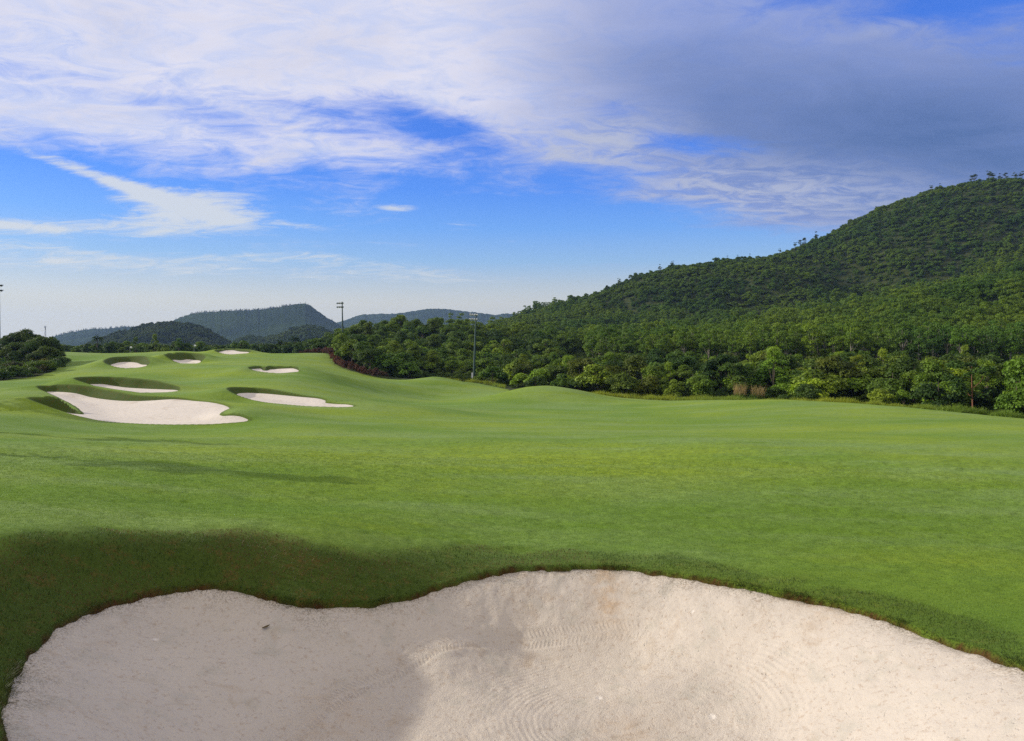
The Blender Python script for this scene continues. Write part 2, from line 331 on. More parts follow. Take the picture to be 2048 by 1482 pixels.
def sand_mat(near):
    m, t, b = new_mat('near_sand_material' if near else 'sand_material')
    P = t.new('ShaderNodeNewGeometry').outputs['Position']
    a, c, st = ((0.610, 0.540, 0.450), (0.545, 0.482, 0.40), (0.50, 0.35, 0.21)) if near else ((0.74, 0.665, 0.565), (0.66, 0.595, 0.505), (.5, .35, .2))
    n1 = t.noise(P, 0.8 if near else 0.25, 5, 0.6, 0.5)
    col = t.mix(n1, a, c)
    n2 = t.noise(P, 1.7 if near else 0.4, 6, 0.65, 0.8)
    stain = t.math('MULTIPLY', t.ss(n2, 0.54, 0.72), 0.38)
    col = t.mix(stain, col, (0.42, 0.31, 0.20))
    n3 = t.noise(P, 2.3, 5, 0.6)
    col = t.mix(t.math('MULTIPLY', t.ss(n3, 0.52, 0.70), 0.36), col, (0.40, 0.38, 0.31))
    if near:
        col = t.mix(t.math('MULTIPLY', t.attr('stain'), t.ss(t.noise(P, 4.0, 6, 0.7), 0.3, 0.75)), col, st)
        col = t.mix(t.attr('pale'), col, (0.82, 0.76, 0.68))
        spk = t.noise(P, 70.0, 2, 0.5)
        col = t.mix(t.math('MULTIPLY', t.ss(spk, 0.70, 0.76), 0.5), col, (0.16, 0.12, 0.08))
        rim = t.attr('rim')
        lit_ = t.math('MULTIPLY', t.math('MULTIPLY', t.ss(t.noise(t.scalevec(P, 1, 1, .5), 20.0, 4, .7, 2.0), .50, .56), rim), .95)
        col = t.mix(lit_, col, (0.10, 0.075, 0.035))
        col = t.mix(t.math('MULTIPLY', t.ss(t.noise(P, 13.0, 5, .7), .54, .66), .45), col, (0.36, 0.26, 0.18))
        pat = t.ss(t.noise(P, 6.0, 4, 0.7), 0.60, 0.72)
        spk2 = t.noise(P, 110.0, 2, 0.5)
        col = t.mix(t.math('MULTIPLY', t.math('MULTIPLY', t.ss(spk2, 0.56, 0.62), pat), 0.6), col, (0.33, 0.23, 0.14))
    t.put(b.inputs['Base Color'], col)
    b.inputs['Roughness'].default_value = 0.95; b.inputs['Specular IOR Level'].default_value = 0.15
    if near:
        # tyre tread, rake arcs and grain as relief
        tu = t.attr('tread_u'); tv = t.attr('tread_v'); tm = t.attr('tread_m')
        ph = t.math('MULTIPLY_ADD', t.math('ABSOLUTE', tv), 34.0, t.math('ADD', t.math('MULTIPLY', tu, 92.0), t.math('MULTIPLY', t.noise(P, 7.0, 3), 5.0)))
        tread = t.math('MULTIPLY', t.ss(t.math('SINE', ph), -0.2, 0.6), tm)
        rk = t.attr('rake_r')
        rings = t.math('MULTIPLY', t.math('SINE', t.math('MULTIPLY', t.math('ADD', rk, t.math('MULTIPLY', t.noise(P, 1.5, 3), 0.12)), 90.0)), t.attr('rake_m'))
        smooth_m = t.math('SUBTRACT', 1.0, t.math('MULTIPLY', t.attr('face'), 0.65))
        gr = t.math('ADD', t.math('MULTIPLY', t.noise(P, 45.0, 4, 0.7), t.math('MULTIPLY', smooth_m, 0.020)), t.math('MULTIPLY', t.noise(P, 9.0, 5, 0.65), 0.016))
        gr = t.math('ADD', gr, t.math('MULTIPLY', t.ss(t.noise(P, 16.0, 3, 0.5), 0.62, 0.78), -0.012))
        col = t.mix(t.math('MULTIPLY', tread, .32), col, (.40, .34, .28)); t.put(b.inputs['Base Color'], col)  # groove shade of the tread painted into the sand colour, as relief alone is weak
        h = t.math('ADD', t.math('ADD', gr, t.math('MULTIPLY', tread, 0.010)), t.math('MULTIPLY', rings, 0.0045))
        st_ = 0.75
    else:
        h = t.math('MULTIPLY', t.noise(P, 2.5, 6, 0.7), 0.08); st_ = 0.5
    bp = t.new('ShaderNodeBump'); bp.inputs['Strength'].default_value = st_; bp.inputs['Distance'].default_value = 1.0
    t.put(bp.inputs['Height'], h); t.put(b.inputs['Normal'], bp.outputs[0])
    return m
M_SAND = sand_mat(False); M_SANDN = sand_mat(True)

def leaf_mat(name, dark, light, trans=0.25, usecol=True):
    m = bpy.data.materials.new(name); m.use_nodes = True; m.node_tree.nodes.clear(); t = NT(m.node_tree)
    oi = t.new('ShaderNodeObjectInfo'); tint = t.attr('tint')
    f = t.math('ADD', t.math('MULTIPLY', tint, 0.75), t.math('MULTIPLY', oi.outputs['Random'], 0.35), clamp=True)
    c = t.mix(f, dark, light)
    if usecol:
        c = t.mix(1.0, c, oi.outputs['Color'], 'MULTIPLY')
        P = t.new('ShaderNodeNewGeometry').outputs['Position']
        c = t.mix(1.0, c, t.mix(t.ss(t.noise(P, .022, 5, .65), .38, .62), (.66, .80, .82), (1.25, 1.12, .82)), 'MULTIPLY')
    d = t.new('ShaderNodeBsdfPrincipled'); t.put(d.inputs['Base Color'], c); d.inputs['Roughness'].default_value = 0.6; d.inputs['Specular IOR Level'].default_value = 0.3
    tr = t.new('ShaderNodeBsdfTranslucent'); t.put(tr.inputs['Color'], t.mix(1.0, c, (1.3, 1.35, 0.6), 'MULTIPLY'))
    mx = t.new('ShaderNodeMixShader'); mx.inputs[0].default_value = trans
    t.l.new(d.outputs[0], mx.inputs[1]); t.l.new(tr.outputs[0], mx.inputs[2])
    o = t.new('ShaderNodeOutputMaterial'); t.l.new(mx.outputs[0], o.inputs[0])
    return m
M_LEAF = leaf_mat('broad_leaves', (0.030, 0.064, 0.008), (0.140, 0.215, 0.018))
M_BRIGHT = leaf_mat('bright_leaves', (0.055, 0.110, 0.010), (0.21, 0.31, 0.025))
M_ACACIA = leaf_mat('plantation_leaves', (0.038, 0.085, 0.008), (0.175, 0.275, 0.020))
M_RED = leaf_mat('red_leaves', (0.045, 0.018, 0.010), (0.15, 0.052, 0.026))
M_PLUME = leaf_mat('plume', (0.42, 0.24, 0.11), (0.62, 0.40, 0.20), .4)
M_PALM = leaf_mat('palm_fronds', (0.020, 0.055, 0.012), (0.060, 0.12, 0.02))
M_BLADE = leaf_mat('grass_blades', (0.125, 0.210, 0.016), (0.275, 0.365, 0.045), 0.25)
M_TALL = leaf_mat('tall_grass_blades', (0.13, 0.19, 0.02), (0.30, 0.36, 0.045), 0.35)
M_BARK = simple_mat('bark', (0.11, 0.085, 0.06), 0.9, var=0.4, scale=6)
M_BARKR = simple_mat('reddish_bark', (0.24, 0.10, 0.055), 0.9, var=0.4, scale=6)
M_PALEB = simple_mat('pale_bark', (0.26, 0.23, 0.18), 0.9, var=0.3, scale=6)

# ------------------------------------------------------------------ the ground
nt, nl = Z.shape
idx = (np.arange(nt)[:, None]*nl+np.arange(nl)[None]).astype(np.int64)
f = np.stack([idx[:-1, :-1], idx[1:, :-1], idx[1:, 1:], idx[:-1, 1:]], -1).reshape(-1, 4)
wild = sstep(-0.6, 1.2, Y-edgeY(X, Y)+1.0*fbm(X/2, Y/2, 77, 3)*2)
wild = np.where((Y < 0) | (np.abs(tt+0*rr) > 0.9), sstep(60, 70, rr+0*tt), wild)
dN = np.where(nearE > 50, 99, nearE)
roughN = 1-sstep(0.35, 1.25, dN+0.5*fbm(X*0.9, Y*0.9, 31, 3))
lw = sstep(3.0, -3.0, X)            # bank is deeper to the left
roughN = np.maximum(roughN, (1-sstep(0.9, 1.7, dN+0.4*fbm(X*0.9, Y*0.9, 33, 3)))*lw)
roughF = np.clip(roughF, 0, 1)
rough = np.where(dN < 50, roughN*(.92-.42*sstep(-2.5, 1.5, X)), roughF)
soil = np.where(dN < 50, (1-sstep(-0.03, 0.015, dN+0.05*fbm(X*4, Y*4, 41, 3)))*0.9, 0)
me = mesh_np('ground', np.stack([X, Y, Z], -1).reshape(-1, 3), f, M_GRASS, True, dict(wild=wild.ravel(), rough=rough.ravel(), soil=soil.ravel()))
tag(link('ground', me), kind='structure')

# ------------------------------------------------------------------ sand of each bunker
BASEQ = BASE
def sand_sheet(k, label):
    S = LOOP[k]; near = k == 'N'
    if near:
        xs = np.arange(S[:, 0].min()-0.3, S[:, 0].max()+0.3, 0.024); ys = np.arange(S[:, 1].min()-0.3, S[:, 1].max()+0.3, 0.024)
    else:
        xs = np.arange(S[:, 0].min()-0.5, S[:, 0].max()+0.5, 0.11); ys = np.arange(S[:, 1].min()-0.5, S[:, 1].max()+0.5, 0.11)
    GX, GY = np.meshgrid(xs, ys, indexing='ij'); x = GX.ravel(); y = GY.ravel()
    if near:
        # distances on a coarser lattice are enough away from the rim
        cx = np.arange(xs[0]-.1, xs[-1]+.2, 0.072); cy = np.arange(ys[0]-.1, ys[-1]+.2, 0.072)
        cX, cY = np.meshgrid(cx, cy, indexing='ij'); cd, _ = sdist(k, cX.ravel(), cY.ravel()); cd = cd.reshape(cX.shape)
        fx = (x-cx[0])/.072; fy = (y-cy[0])/.072; ix = fx.astype(int); iy = fy.astype(int); fx -= ix; fy -= iy
        d = (cd[ix, iy]*(1-fx)+cd[ix+1, iy]*fx)*(1-fy)+(cd[ix, iy+1]*(1-fx)+cd[ix+1, iy+1]*fx)*fy
    else:
        d, _ = sdist(k, x, y)
    z = gz(x, y, BASEQ)
    din = np.clip(-d, 0, None)
    z = z-0.015-np.clip(d, 0, None)*(1.2 if near else 0.4)-(0.0 if near else 0.16)*sstep(0, 2.5, din)
    at = {}
    if near:
        z += 0.03*fbm(x*1.1, y*1.1, 51, 4)*sstep(0, .4, din)+0.012*fbm(x*5, y*5, 55, 3)
        # scalloped slump at the foot of the turf
        z -= 0.05*np.exp(-din/0.12)*(0.5+fbm(x*3.2, y*3.2, 58, 3))
        # tyre track polyline
        tp = np.array([W(560,1500,8.2)[:2], W(600,1430,8.75)[:2], W(690,1365,9.65)[:2], W(790,1325,10.3)[:2], W(870,1290,10.9)[:2], W(960,1272,11.25)[:2], W(1090,1264,11.45)[:2], W(1230,1264,11.45)[:2], W(1400,1282,11.1)[:2]])
        best = np.full(len(x), 9.0); bu = np.zeros(len(x)); bv = np.zeros(len(x)); acc = 0
        Pp = smooth_open(tp, 0.12)
        for i in range(len(Pp)-1):
            a, b_ = Pp[i], Pp[i+1]; ab = b_-a; L = np.hypot(*ab)
            t_ = np.clip(((x-a[0])*ab[0]+(y-a[1])*ab[1])/L**2, 0, 1)
            ex = x-a[0]-t_*ab[0]; ey = y-a[1]-t_*ab[1]; dd = np.hypot(ex, ey); m = dd < best
            best[m] = dd[m]; bu[m] = acc+t_[m]*L; bv[m] = (np.sign(ab[0]*(y-a[1])-ab[1]*(x-a[0]))*dd)[m]; acc += L
        tm = sstep(0.17, 0.13, best)*(0.25+0.75*sstep(-0.15, 0.25, fbm(x*2.1, y*2.1, 66, 3)))*sstep(0.02, 0.05, best)*sstep(acc, acc-1.2, bu)
        z -= 0.012*sstep(0.2, 0.14, best)*sstep(acc, acc-1.0, bu)-0.002*np.exp(-((best-0.24)/0.05)**2)
        c2 = W(1270, 1420, 9.2)[:2]; c3 = W(1060, 1500, 8.4)[:2]
        r2 = np.hypot((x-c2[0])/1.25, y-c2[1]); r3 = np.hypot(x-c3[0], y-c3[1])
        ring = r2
        rmask = sstep(2.3, 1.6, ring)*sstep(0.25, 0.5, ring)*(0.25+0.75*sstep(-0.1, 0.25, fbm(x*0.7, y*0.7, 61, 2)))
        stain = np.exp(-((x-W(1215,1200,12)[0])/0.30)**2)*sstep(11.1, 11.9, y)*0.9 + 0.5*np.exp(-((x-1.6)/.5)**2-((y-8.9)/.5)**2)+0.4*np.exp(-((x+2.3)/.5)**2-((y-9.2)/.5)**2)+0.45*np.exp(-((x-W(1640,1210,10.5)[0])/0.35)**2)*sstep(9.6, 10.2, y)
        pale = np.zeros(len(x))
        for (uu, vv, YY, rad) in ((1385,1260,11.3,.026),(1293,1284,11.1,.016),(1067,1342,10.35,.022),(1089,1347,10.3,.03),(1198,1376,9.9,.045),(1424,1437,9.15,.045),(312,1326,9.9,.035),(1636,1270,10.4,.02)):
            p = W(uu, vv, YY); e = np.hypot(x-p[0], y-p[1])/rad
            pale = np.maximum(pale, sstep(1.5, 0.9, e)*(0.6+0.6*fbm(x*30, y*30, 71, 2)))
            z += -0.016*np.exp(-(e*1.4)**2)+0.006*np.exp(-((e-1.2)/0.35)**2)
        # streaks where sand has slid down the far face
        th_ = np.arctan2(x-0.2, y-9); face = sstep(-4.92, -4.70, z)
        z += 0.005*fbm(th_*22, din*0.7, 81, 3)*face
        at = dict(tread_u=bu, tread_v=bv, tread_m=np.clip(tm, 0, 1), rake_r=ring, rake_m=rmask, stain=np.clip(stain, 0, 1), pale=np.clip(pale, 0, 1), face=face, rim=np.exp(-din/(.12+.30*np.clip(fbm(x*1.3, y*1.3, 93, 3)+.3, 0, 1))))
    keep = d < (0.28 if near else 0.45)
    nx, ny = GX.shape; idx = np.arange(nx*ny).reshape(nx, ny); kk = keep.reshape(nx, ny)
    fm = kk[:-1, :-1] & kk[1:, :-1] & kk[1:, 1:] & kk[:-1, 1:]
    ff = np.stack([idx[:-1, :-1][fm], idx[1:, :-1][fm], idx[1:, 1:][fm], idx[:-1, 1:][fm]], -1)
    used = np.unique(ff); remap = np.zeros(nx*ny, np.int64); remap[used] = np.arange(len(used))
    cen = S[:, :3].mean(0)
    v = np.stack([x, y, z], -1)[used]-cen
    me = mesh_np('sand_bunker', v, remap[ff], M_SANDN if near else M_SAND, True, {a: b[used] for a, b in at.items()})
    o = link('sand_bunker', me, loc=cen)
    tag(o, label, 'bunker', 'sand bunkers on the fairway')
    return o
def smooth_open(P, step):
    res = []
    n = len(P)
    for i in range(n-1):
        p0, p1, p2, p3 = P[max(i-1, 0)], P[i], P[i+1], P[min(i+2, n-1)]
        m = max(2, int(np.linalg.norm(p2-p1)/step)); t = (np.arange(m)/m)[:, None]
        res.append(0.5*((2*p1)+(-p0+p2)*t+(2*p0-5*p1+4*p2-p3)*t**2+(-p0+3*p1-3*p2+p3)*t**3))
    res.append(P[-1:]); return np.vstack(res)
LBL = dict(N='huge pale sand bunker with tyre tracks under dark grass bank',
  A='large lobed white bunker with grass nose cutting into its side',
  B='long slim sand bunker tucked right behind the large lobed white bunker',
  C='oval sand bunker with round dark bank, nearest the leafy mound of trees',
  D='small shield-shaped sand bunker in a dark hollow between the oval one and the ridge one',
  E='sliver of sand bunker on the skyline of the far fairway ridge',
  F='small shallow bunker with a turf bump notched into its back rim',
  G='narrow tapering sand bunker alone beside the large lobed one, pointing at the mounds')
for k in LOOP: sand_sheet(k, LBL[k])
print('sand', time.time()-T0)

# ------------------------------------------------------------------ grass blades near the big bunker
rng = np.random.default_rng(7)
def blades(name, x, y, z, L, wd, lean, mat, tint, ldir=None):
    n = len(x); a = rng.uniform(0, 2*math.pi, n)
    wx = np.cos(a)*wd/2; wy = np.sin(a)*wd/2
    la = rng.uniform(0, 2*math.pi, n); ll = lean*L*rng.uniform(0.3, 1.2, n)
    lx = np.cos(la)*ll; ly = np.sin(la)*ll
    if ldir is not None: lx = lx*0.4+ldir[0]*ll; ly = ly*0.4+ldir[1]*ll
    v = np.zeros((n, 4, 3))
    v[:, 0] = np.stack([x-wx, y-wy, z-0.01], -1); v[:, 1] = np.stack([x+wx, y+wy, z-0.01], -1)
    zt = z+L*(1-0.35*lean)
    v[:, 2] = np.stack([x+lx+wx*.25, y+ly+wy*.25, zt], -1); v[:, 3] = np.stack([x+lx-wx*.25, y+ly-wy*.25, zt], -1)
    me = mesh_np(name, v.reshape(-1, 3), np.arange(4*n).reshape(n, 4), mat, False, dict(tint=np.repeat(tint, 4)))
    return tag(link(name, me), kind='stuff')
n = 460000
t_ = rng.uniform(-0.68, 0.68, n); l_ = rng.uniform(math.log(6.5), math.log(34), n)
x = np.exp(l_)*np.sin(t_); y = np.exp(l_)*np.cos(t_)
dn = gz(x, y, np.minimum(nearE, 9.0)); rg = gz(x, y, rough); ok = (dn > 0.03)
x, y, dn, rg, l_ = x[ok], y[ok], dn[ok], rg[ok], l_[ok]; rad = np.exp(l_)
L = (0.018+0.03*rg)*rng.uniform(0.6, 1.4, len(x))*(1+0.03*(rad-10)); wd = 0.0050*rng.uniform(0.6, 1.4, len(x))*rad/10
isb = rg > 0.3
tn = rng.uniform(0, 1, len(x))
o = blades('turf_grass', x[~isb], y[~isb], gz(x[~isb], y[~isb]), L[~isb], wd[~isb], 0.8, M_BLADE, tn[~isb]); o.color = (0.95, 0.95, 0.8, 1)
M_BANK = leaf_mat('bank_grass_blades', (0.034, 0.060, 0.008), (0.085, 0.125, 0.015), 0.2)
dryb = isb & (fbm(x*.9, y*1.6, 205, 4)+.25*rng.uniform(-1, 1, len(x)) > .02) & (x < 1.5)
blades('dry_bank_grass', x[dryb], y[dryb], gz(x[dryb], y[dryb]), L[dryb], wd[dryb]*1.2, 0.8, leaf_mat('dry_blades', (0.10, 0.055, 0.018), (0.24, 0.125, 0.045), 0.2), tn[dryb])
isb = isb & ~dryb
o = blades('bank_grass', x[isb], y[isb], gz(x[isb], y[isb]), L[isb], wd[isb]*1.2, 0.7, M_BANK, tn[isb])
# ragged fringe over the sand edge
S = LOOP['N']; seg = np.roll(S, -1, 0)-S; ln = np.hypot(seg[:, 0], seg[:, 1]); nn = 15000
vis = S[:, 1] > 5.6
pr = ln*vis; i = rng.choice(len(S), nn, p=pr/pr.sum()); tq = rng.uniform(0, 1, nn)
nrm = np.stack([seg[:, 1], -seg[:, 0]], -1)/ln[:, None]
cx, cy = S[:, 0].mean(), S[:, 1].mean()
sgn = np.sign(((cx-S[:, 0])*nrm[:, 0]+(cy-S[:, 1])*nrm[:, 1]).mean()); nrm *= sgn
off = rng.normal(0.0, 0.035, nn)
x = S[i, 0]+seg[i, 0]*tq-nrm[i, 0]*off; y = S[i, 1]+seg[i, 1]*tq-nrm[i, 1]*off
cl = sstep(-0.1, 0.3, fbm(x*2.2, y*2.2, 91, 3)); 
blades('fringe_grass', x, y, gz(x, y)+0.0, (0.03+0.085*cl)*rng.uniform(.4, 1.4, nn)*np.clip((y-2)/9, .25, 1), np.full(nn, 0.006), 0.9, leaf_mat('fringe_blades', (0.05, 0.045, 0.015), (0.09, 0.13, 0.03), 0.2), rng.uniform(0, 1, nn), (nrm[i, 0], nrm[i, 1]))

# ------------------------------------------------------------------ vegetation prototypes
def unit(v): return v/np.maximum(np.linalg.norm(v, axis=-1, keepdims=True), 1e-9)
def leaf_cloud(name, clumps, n, size, mat, seed, aspect=0.55, up=0.5, fill=0.35, flat=0.0):
    g = np.random.default_rng(seed)
    C = np.array([c[0] for c in clumps], float); Rr = np.array([c[1] if np.ndim(c[1]) else (c[1],)*3 for c in clumps], float)
    wgt = (Rr[:, 0]*Rr[:, 2])**1.0; k = g.choice(len(C), n, p=wgt/wgt.sum())
    d = unit(g.normal(size=(n, 3))); low = d[:, 2] < -0.3; d[low, 2] *= -0.8
    s = 1-fill*g.uniform(0, 1, n)**1.5+0.12*g.normal(size=n)
    # small sprays: leaves gather round twig tips
    p = C[k]+d*Rr[k]*s[:, None]
    nr = unit(d*0.9+g.normal(size=(n, 3))*0.55+np.array([0, 0, up]))
    tg = unit(np.cross(nr, g.normal(size=(n, 3)))); bt = np.cross(nr, tg)
    L = size*g.uniform(0.6, 1.35, n)[:, None]
    v = np.stack([p-tg*L*.5, p+bt*L*aspect*.5-tg*L*.05, p+tg*L*.5-nr*L*0.12, p-bt*L*aspect*.5-tg*L*.05], 1)
    ct = g.uniform(0, 1, len(C))
    tint = np.clip(ct[k]*0.55+g.uniform(0, 1, n)*0.45, 0, 1)
    v[:, :, 2] = np.maximum(v[:, :, 2], 0.02)
    return mesh_np(name, v.reshape(-1, 3), np.arange(4*n).reshape(n, 4), mat, False, dict(tint=np.repeat(tint, 4)))

def tubes(name, paths, mat, seg=7):
    V = []; Fc = []; base = 0
    for P, Rd in paths:
        P = np.array(P, float); m = len(P)
        for i in range(m):
            tdir = unit(P[min(i+1, m-1)]-P[max(i-1, 0)]); a = unit(np.cross(tdir, [0.31, 0.9, 0.2])); b = np.cross(tdir, a)
            an = np.arange(seg)*2*math.pi/seg
            V.append(P[i]+Rd[i]*(np.cos(an)[:, None]*a+np.sin(an)[:, None]*b))
        for i in range(m-1):
            for j in range(seg):
                Fc.append((base+i*seg+j, base+i*seg+(j+1) % seg, base+(i+1)*seg+(j+1) % seg, base+(i+1)*seg+j))
        base += m*seg
    return mesh_np(name, np.vstack(V), Fc, mat, True)

def limbs(H, hub, targets, r0, g):
    bend = g.normal(size=2)*0.12
    tr = [(0, 0, -0.4), (bend[0]*.5, bend[1]*.5, hub*.5), (bend[0], bend[1], hub), (bend[0]*1.4, bend[1]*1.4, H*.85)]
    paths = [(tr, [r0*1.25, r0, r0*.8, r0*.25])]
    for c in targets:
        s = np.array([bend[0], bend[1], hub*g.uniform(.7, 1.1)]); c = np.array(c, float); mid = (s+c)/2+np.array([0, 0, -0.1*np.linalg.norm(c-s)])
        paths.append(([s, mid, c], [r0*.45, r0*.3, r0*.1]))
    return paths

def proto(kind, seed):
    g = np.random.default_rng(seed); cl = []
    if kind == 'broad':            # round broadleaf tree 7.5 m
        H = 7.5
        for i in range(20):
            a = g.uniform(0, 2*math.pi); rr_ = 2.5*math.sqrt(g.uniform(0, 1)); zz = g.uniform(2.2, 6.4)
            sh = math.sqrt(max(.12, 1-((zz-4)/3.2)**2))
            cl.append(((math.cos(a)*rr_*sh, math.sin(a)*rr_*sh, zz), g.uniform(.75, 1.35)*np.array([1, 1, .75])))
        me = leaf_cloud('crown', cl, 5200, .40, M_LEAF, seed); tr = tubes('trunk', limbs(H, 2.6, [c[0] for c in cl[:9]], .17, g), M_BARK)
    elif kind == 'bush':           # bush 4.5 m with foliage down to the ground
        H = 4.4
        for i in range(18):
            a = g.uniform(0, 2*math.pi); rr_ = 2.3*math.sqrt(g.uniform(0, 1)); zz = g.uniform(.5, 3.5)*(1-.12*rr_)
            cl.append(((math.cos(a)*rr_, math.sin(a)*rr_, zz), g.uniform(.6, 1.15)*np.array([1, 1, .75])))
        me = leaf_cloud('crown', cl, 4200, .36, M_LEAF, seed); tr = tubes('trunk', limbs(H, .9, [c[0] for c in cl[:8]], .09, g), M_BARK)
    elif kind == 'vine':           # smooth mound of climbers with large leaves
        H = 5.0
        for i in range(15):
            a = g.uniform(0, 2*math.pi); rr_ = 2.4*math.sqrt(g.uniform(0, 1)); zz = 3.9*(1-(rr_/3.1)**2)*g.uniform(.75, 1)
            cl.append(((math.cos(a)*rr_, math.sin(a)*rr_, max(.6, zz)), g.uniform(.8, 1.2)*np.array([1, 1, .8])))
        me = leaf_cloud('crown', cl, 4600, .42, M_BRIGHT, seed, aspect=.75, up=.9, fill=.2); tr = tubes('trunk', limbs(H, .9, [c[0] for c in cl[:7]], .1, g), M_BARK)
    elif kind == 'acacia':         # slim plantation tree 10 m
        H = 10
        for i in range(17):
            zz = g.uniform(3.0, 9.4); sh = math.sqrt(max(.1, 1-((zz-6.4)/4.0)**2)); a = g.uniform(0, 2*math.pi); rr_ = 1.75*math.sqrt(g.uniform(0, 1))*sh
            cl.append(((math.cos(a)*rr_, math.sin(a)*rr_, zz), g.uniform(.6, 1.05)*np.array([1, 1, .85])))
        me = leaf_cloud('crown', cl, 3000, .34, M_ACACIA, seed, up=.7); tr = tubes('trunk', limbs(H, 4.2, [c[0] for c in cl[:8]], .11, g), M_PALEB, 6)
    elif kind == 'feather':        # light feathery tree
        H = 7.0
        for i in range(26):
            zz = g.uniform(.8, 6.6); sh = 1-.8*abs(zz-2.6)/4.4; a = g.uniform(0, 2*math.pi); rr_ = 2.2*math.sqrt(g.uniform(0, 1))*sh
            cl.append(((math.cos(a)*rr_, math.sin(a)*rr_, zz), g.uniform(.35, .85)*np.array([1, 1, .9])))
        me = leaf_cloud('crown', cl, 5600, .25, M_BRIGHT, seed, aspect=.4, fill=.7); tr = tubes('trunk', limbs(H, 2.0, [c[0] for c in cl[:10]], .11, g), M_BARK)
    elif kind == 'slim':           # tall open tree with reddish trunk
        H = 8.0
        for i in range(16):
            zz = g.uniform(2.7, 7.6); a = g.uniform(0, 2*math.pi); rr_ = 2.3*math.sqrt(g.uniform(0, 1))
            cl.append(((math.cos(a)*rr_, math.sin(a)*rr_, zz), g.uniform(.5, .95)*np.array([1, 1, .7])))
        me = leaf_cloud('crown', cl, 5200, .34, M_LEAF, seed, fill=.7); tr = tubes('trunk', limbs(H, 3.3, [c[0] for c in cl[:3]], .075, g), M_BARKR)
    elif kind == 'pine':           # ridge tree with layered crown
        H = 9.0
        for i in range(15):
            zz = g.uniform(2.6, 8.6); a = g.uniform(0, 2*math.pi); rr_ = g.uniform(.2, 2.0)*(1-.45*(zz-2.6)/6.4)
            cl.append(((math.cos(a)*rr_, math.sin(a)*rr_, zz), g.uniform(.6, 1.1)*np.array([1, 1, .5])))
        me = leaf_cloud('crown', cl, 1800, .38, M_LEAF, seed, fill=.8); tr = tubes('trunk', limbs(H, 3.0, [c[0] for c in cl[:8]], .15, g), M_BARK, 6)
    elif kind == 'redshrub':
        H = 1.7
        for i in range(9):
            a = g.uniform(0, 2*math.pi); rr_ = .7*math.sqrt(g.uniform(0, 1)); cl.append(((math.cos(a)*rr_, math.sin(a)*rr_, g.uniform(.3, 1.4)), g.uniform(.25, .45)*np.array([1, 1, 1.1])))
        me = leaf_cloud('crown', cl, 1300, .20, M_RED, seed, aspect=.35, up=.1, fill=.7); tr = tubes('trunk', limbs(H, .3, [c[0] for c in cl[:6]], .03, g), M_BARK, 5)
    elif kind == 'scrub':          # low mixed scrub
        H = 1.8
        for i in range(12):
            a = g.uniform(0, 2*math.pi); rr_ = 1.5*math.sqrt(g.uniform(0, 1)); cl.append(((math.cos(a)*rr_, math.sin(a)*rr_, g.uniform(.2, 1.2)), g.uniform(.35, .65)*np.array([1, 1, .8])))
        me = leaf_cloud('crown', cl, 2000, .24, M_LEAF, seed, fill=.6); tr = tubes('trunk', limbs(H, .3, [c[0] for c in cl[:6]], .04, g), M_BARK, 5)
    elif kind == 'palm':
        H = 8.0
        V = []; tn = []
        for i in range(22):
            a = i*2.4+g.uniform(-.2, .2); el = g.uniform(-.8, 1.35); Lf = g.uniform(2.2, 2.9)
            for s in np.linspace(.08, 1, 16):
                r_ = Lf*s*math.cos(el)*(1-.12*s); z_ = 6.6+Lf*s*math.sin(el)-1.5*s*s
                c = np.array([math.cos(a)*r_, math.sin(a)*r_, z_]); out_ = np.array([math.cos(a), math.sin(a), 0]); sd = np.array([-math.sin(a), math.cos(a), 0])
                w_ = .65*math.sin(math.pi*min(1, s*.9+.1))+.08
                for sg in (-1, 1):
                    tip = c+sd*sg*w_+out_*.25+np.array([0, 0, -.35*w_])
                    V += [c-out_*.09, tip-out_*.03, tip+out_*.03, c+out_*.09]; tn += [g.uniform(0, 1)]*4
        V = np.array(V); me = mesh_np('crown', V, np.arange(len(V)).reshape(-1, 4), M_PALM, False, dict(tint=tn))
        tr = tubes('trunk', [([(0, 0, -.4), (.1, .05, 3.2), (.05, 0, 6.7)], [.2, .15, .12])], M_BARK)
    return dict(kind=kind, crown=me, trunk=tr, H=H)

PR = {k: [proto(k, s*13+i*7+3) for i, s in enumerate(range(n_))] for k, n_ in dict(broad=4, bush=4, vine=3, acacia=4, feather=2, slim=1, pine=3, redshrub=3, scrub=3, palm=2).items()}
print('protos', time.time()-T0)
def plant(p, name, x, y, s, label, cat, group=None, color=(1, 1, 1), rz=None, z=None, sz=1.0):
    e = empty(name, (x, y, float(gz(x, y)[0]) if z is None else z), rng.uniform(0, 6.28) if rz is None else rz)
    e.scale = (s, s, s*sz)
    tag(e, label, cat, group)
    c = link('crown', p['crown'], e); c.color = (*color, 1)
    link('trunk', p['trunk'], e)
    return e
def pick(kind): return PR[kind][rng.integers(len(PR[kind]))]
def at(u, Yd): return (u-CU)/F*Yd, Yd
def top_scale(p, u, Yd, vtop):                     # scale that brings the crown's top to a given row
    x, y = at(u, Yd); zt = (HV-vtop)/F*Yd
    return max(.25, (zt-float(gz(x, y)[0]))/p['H'])

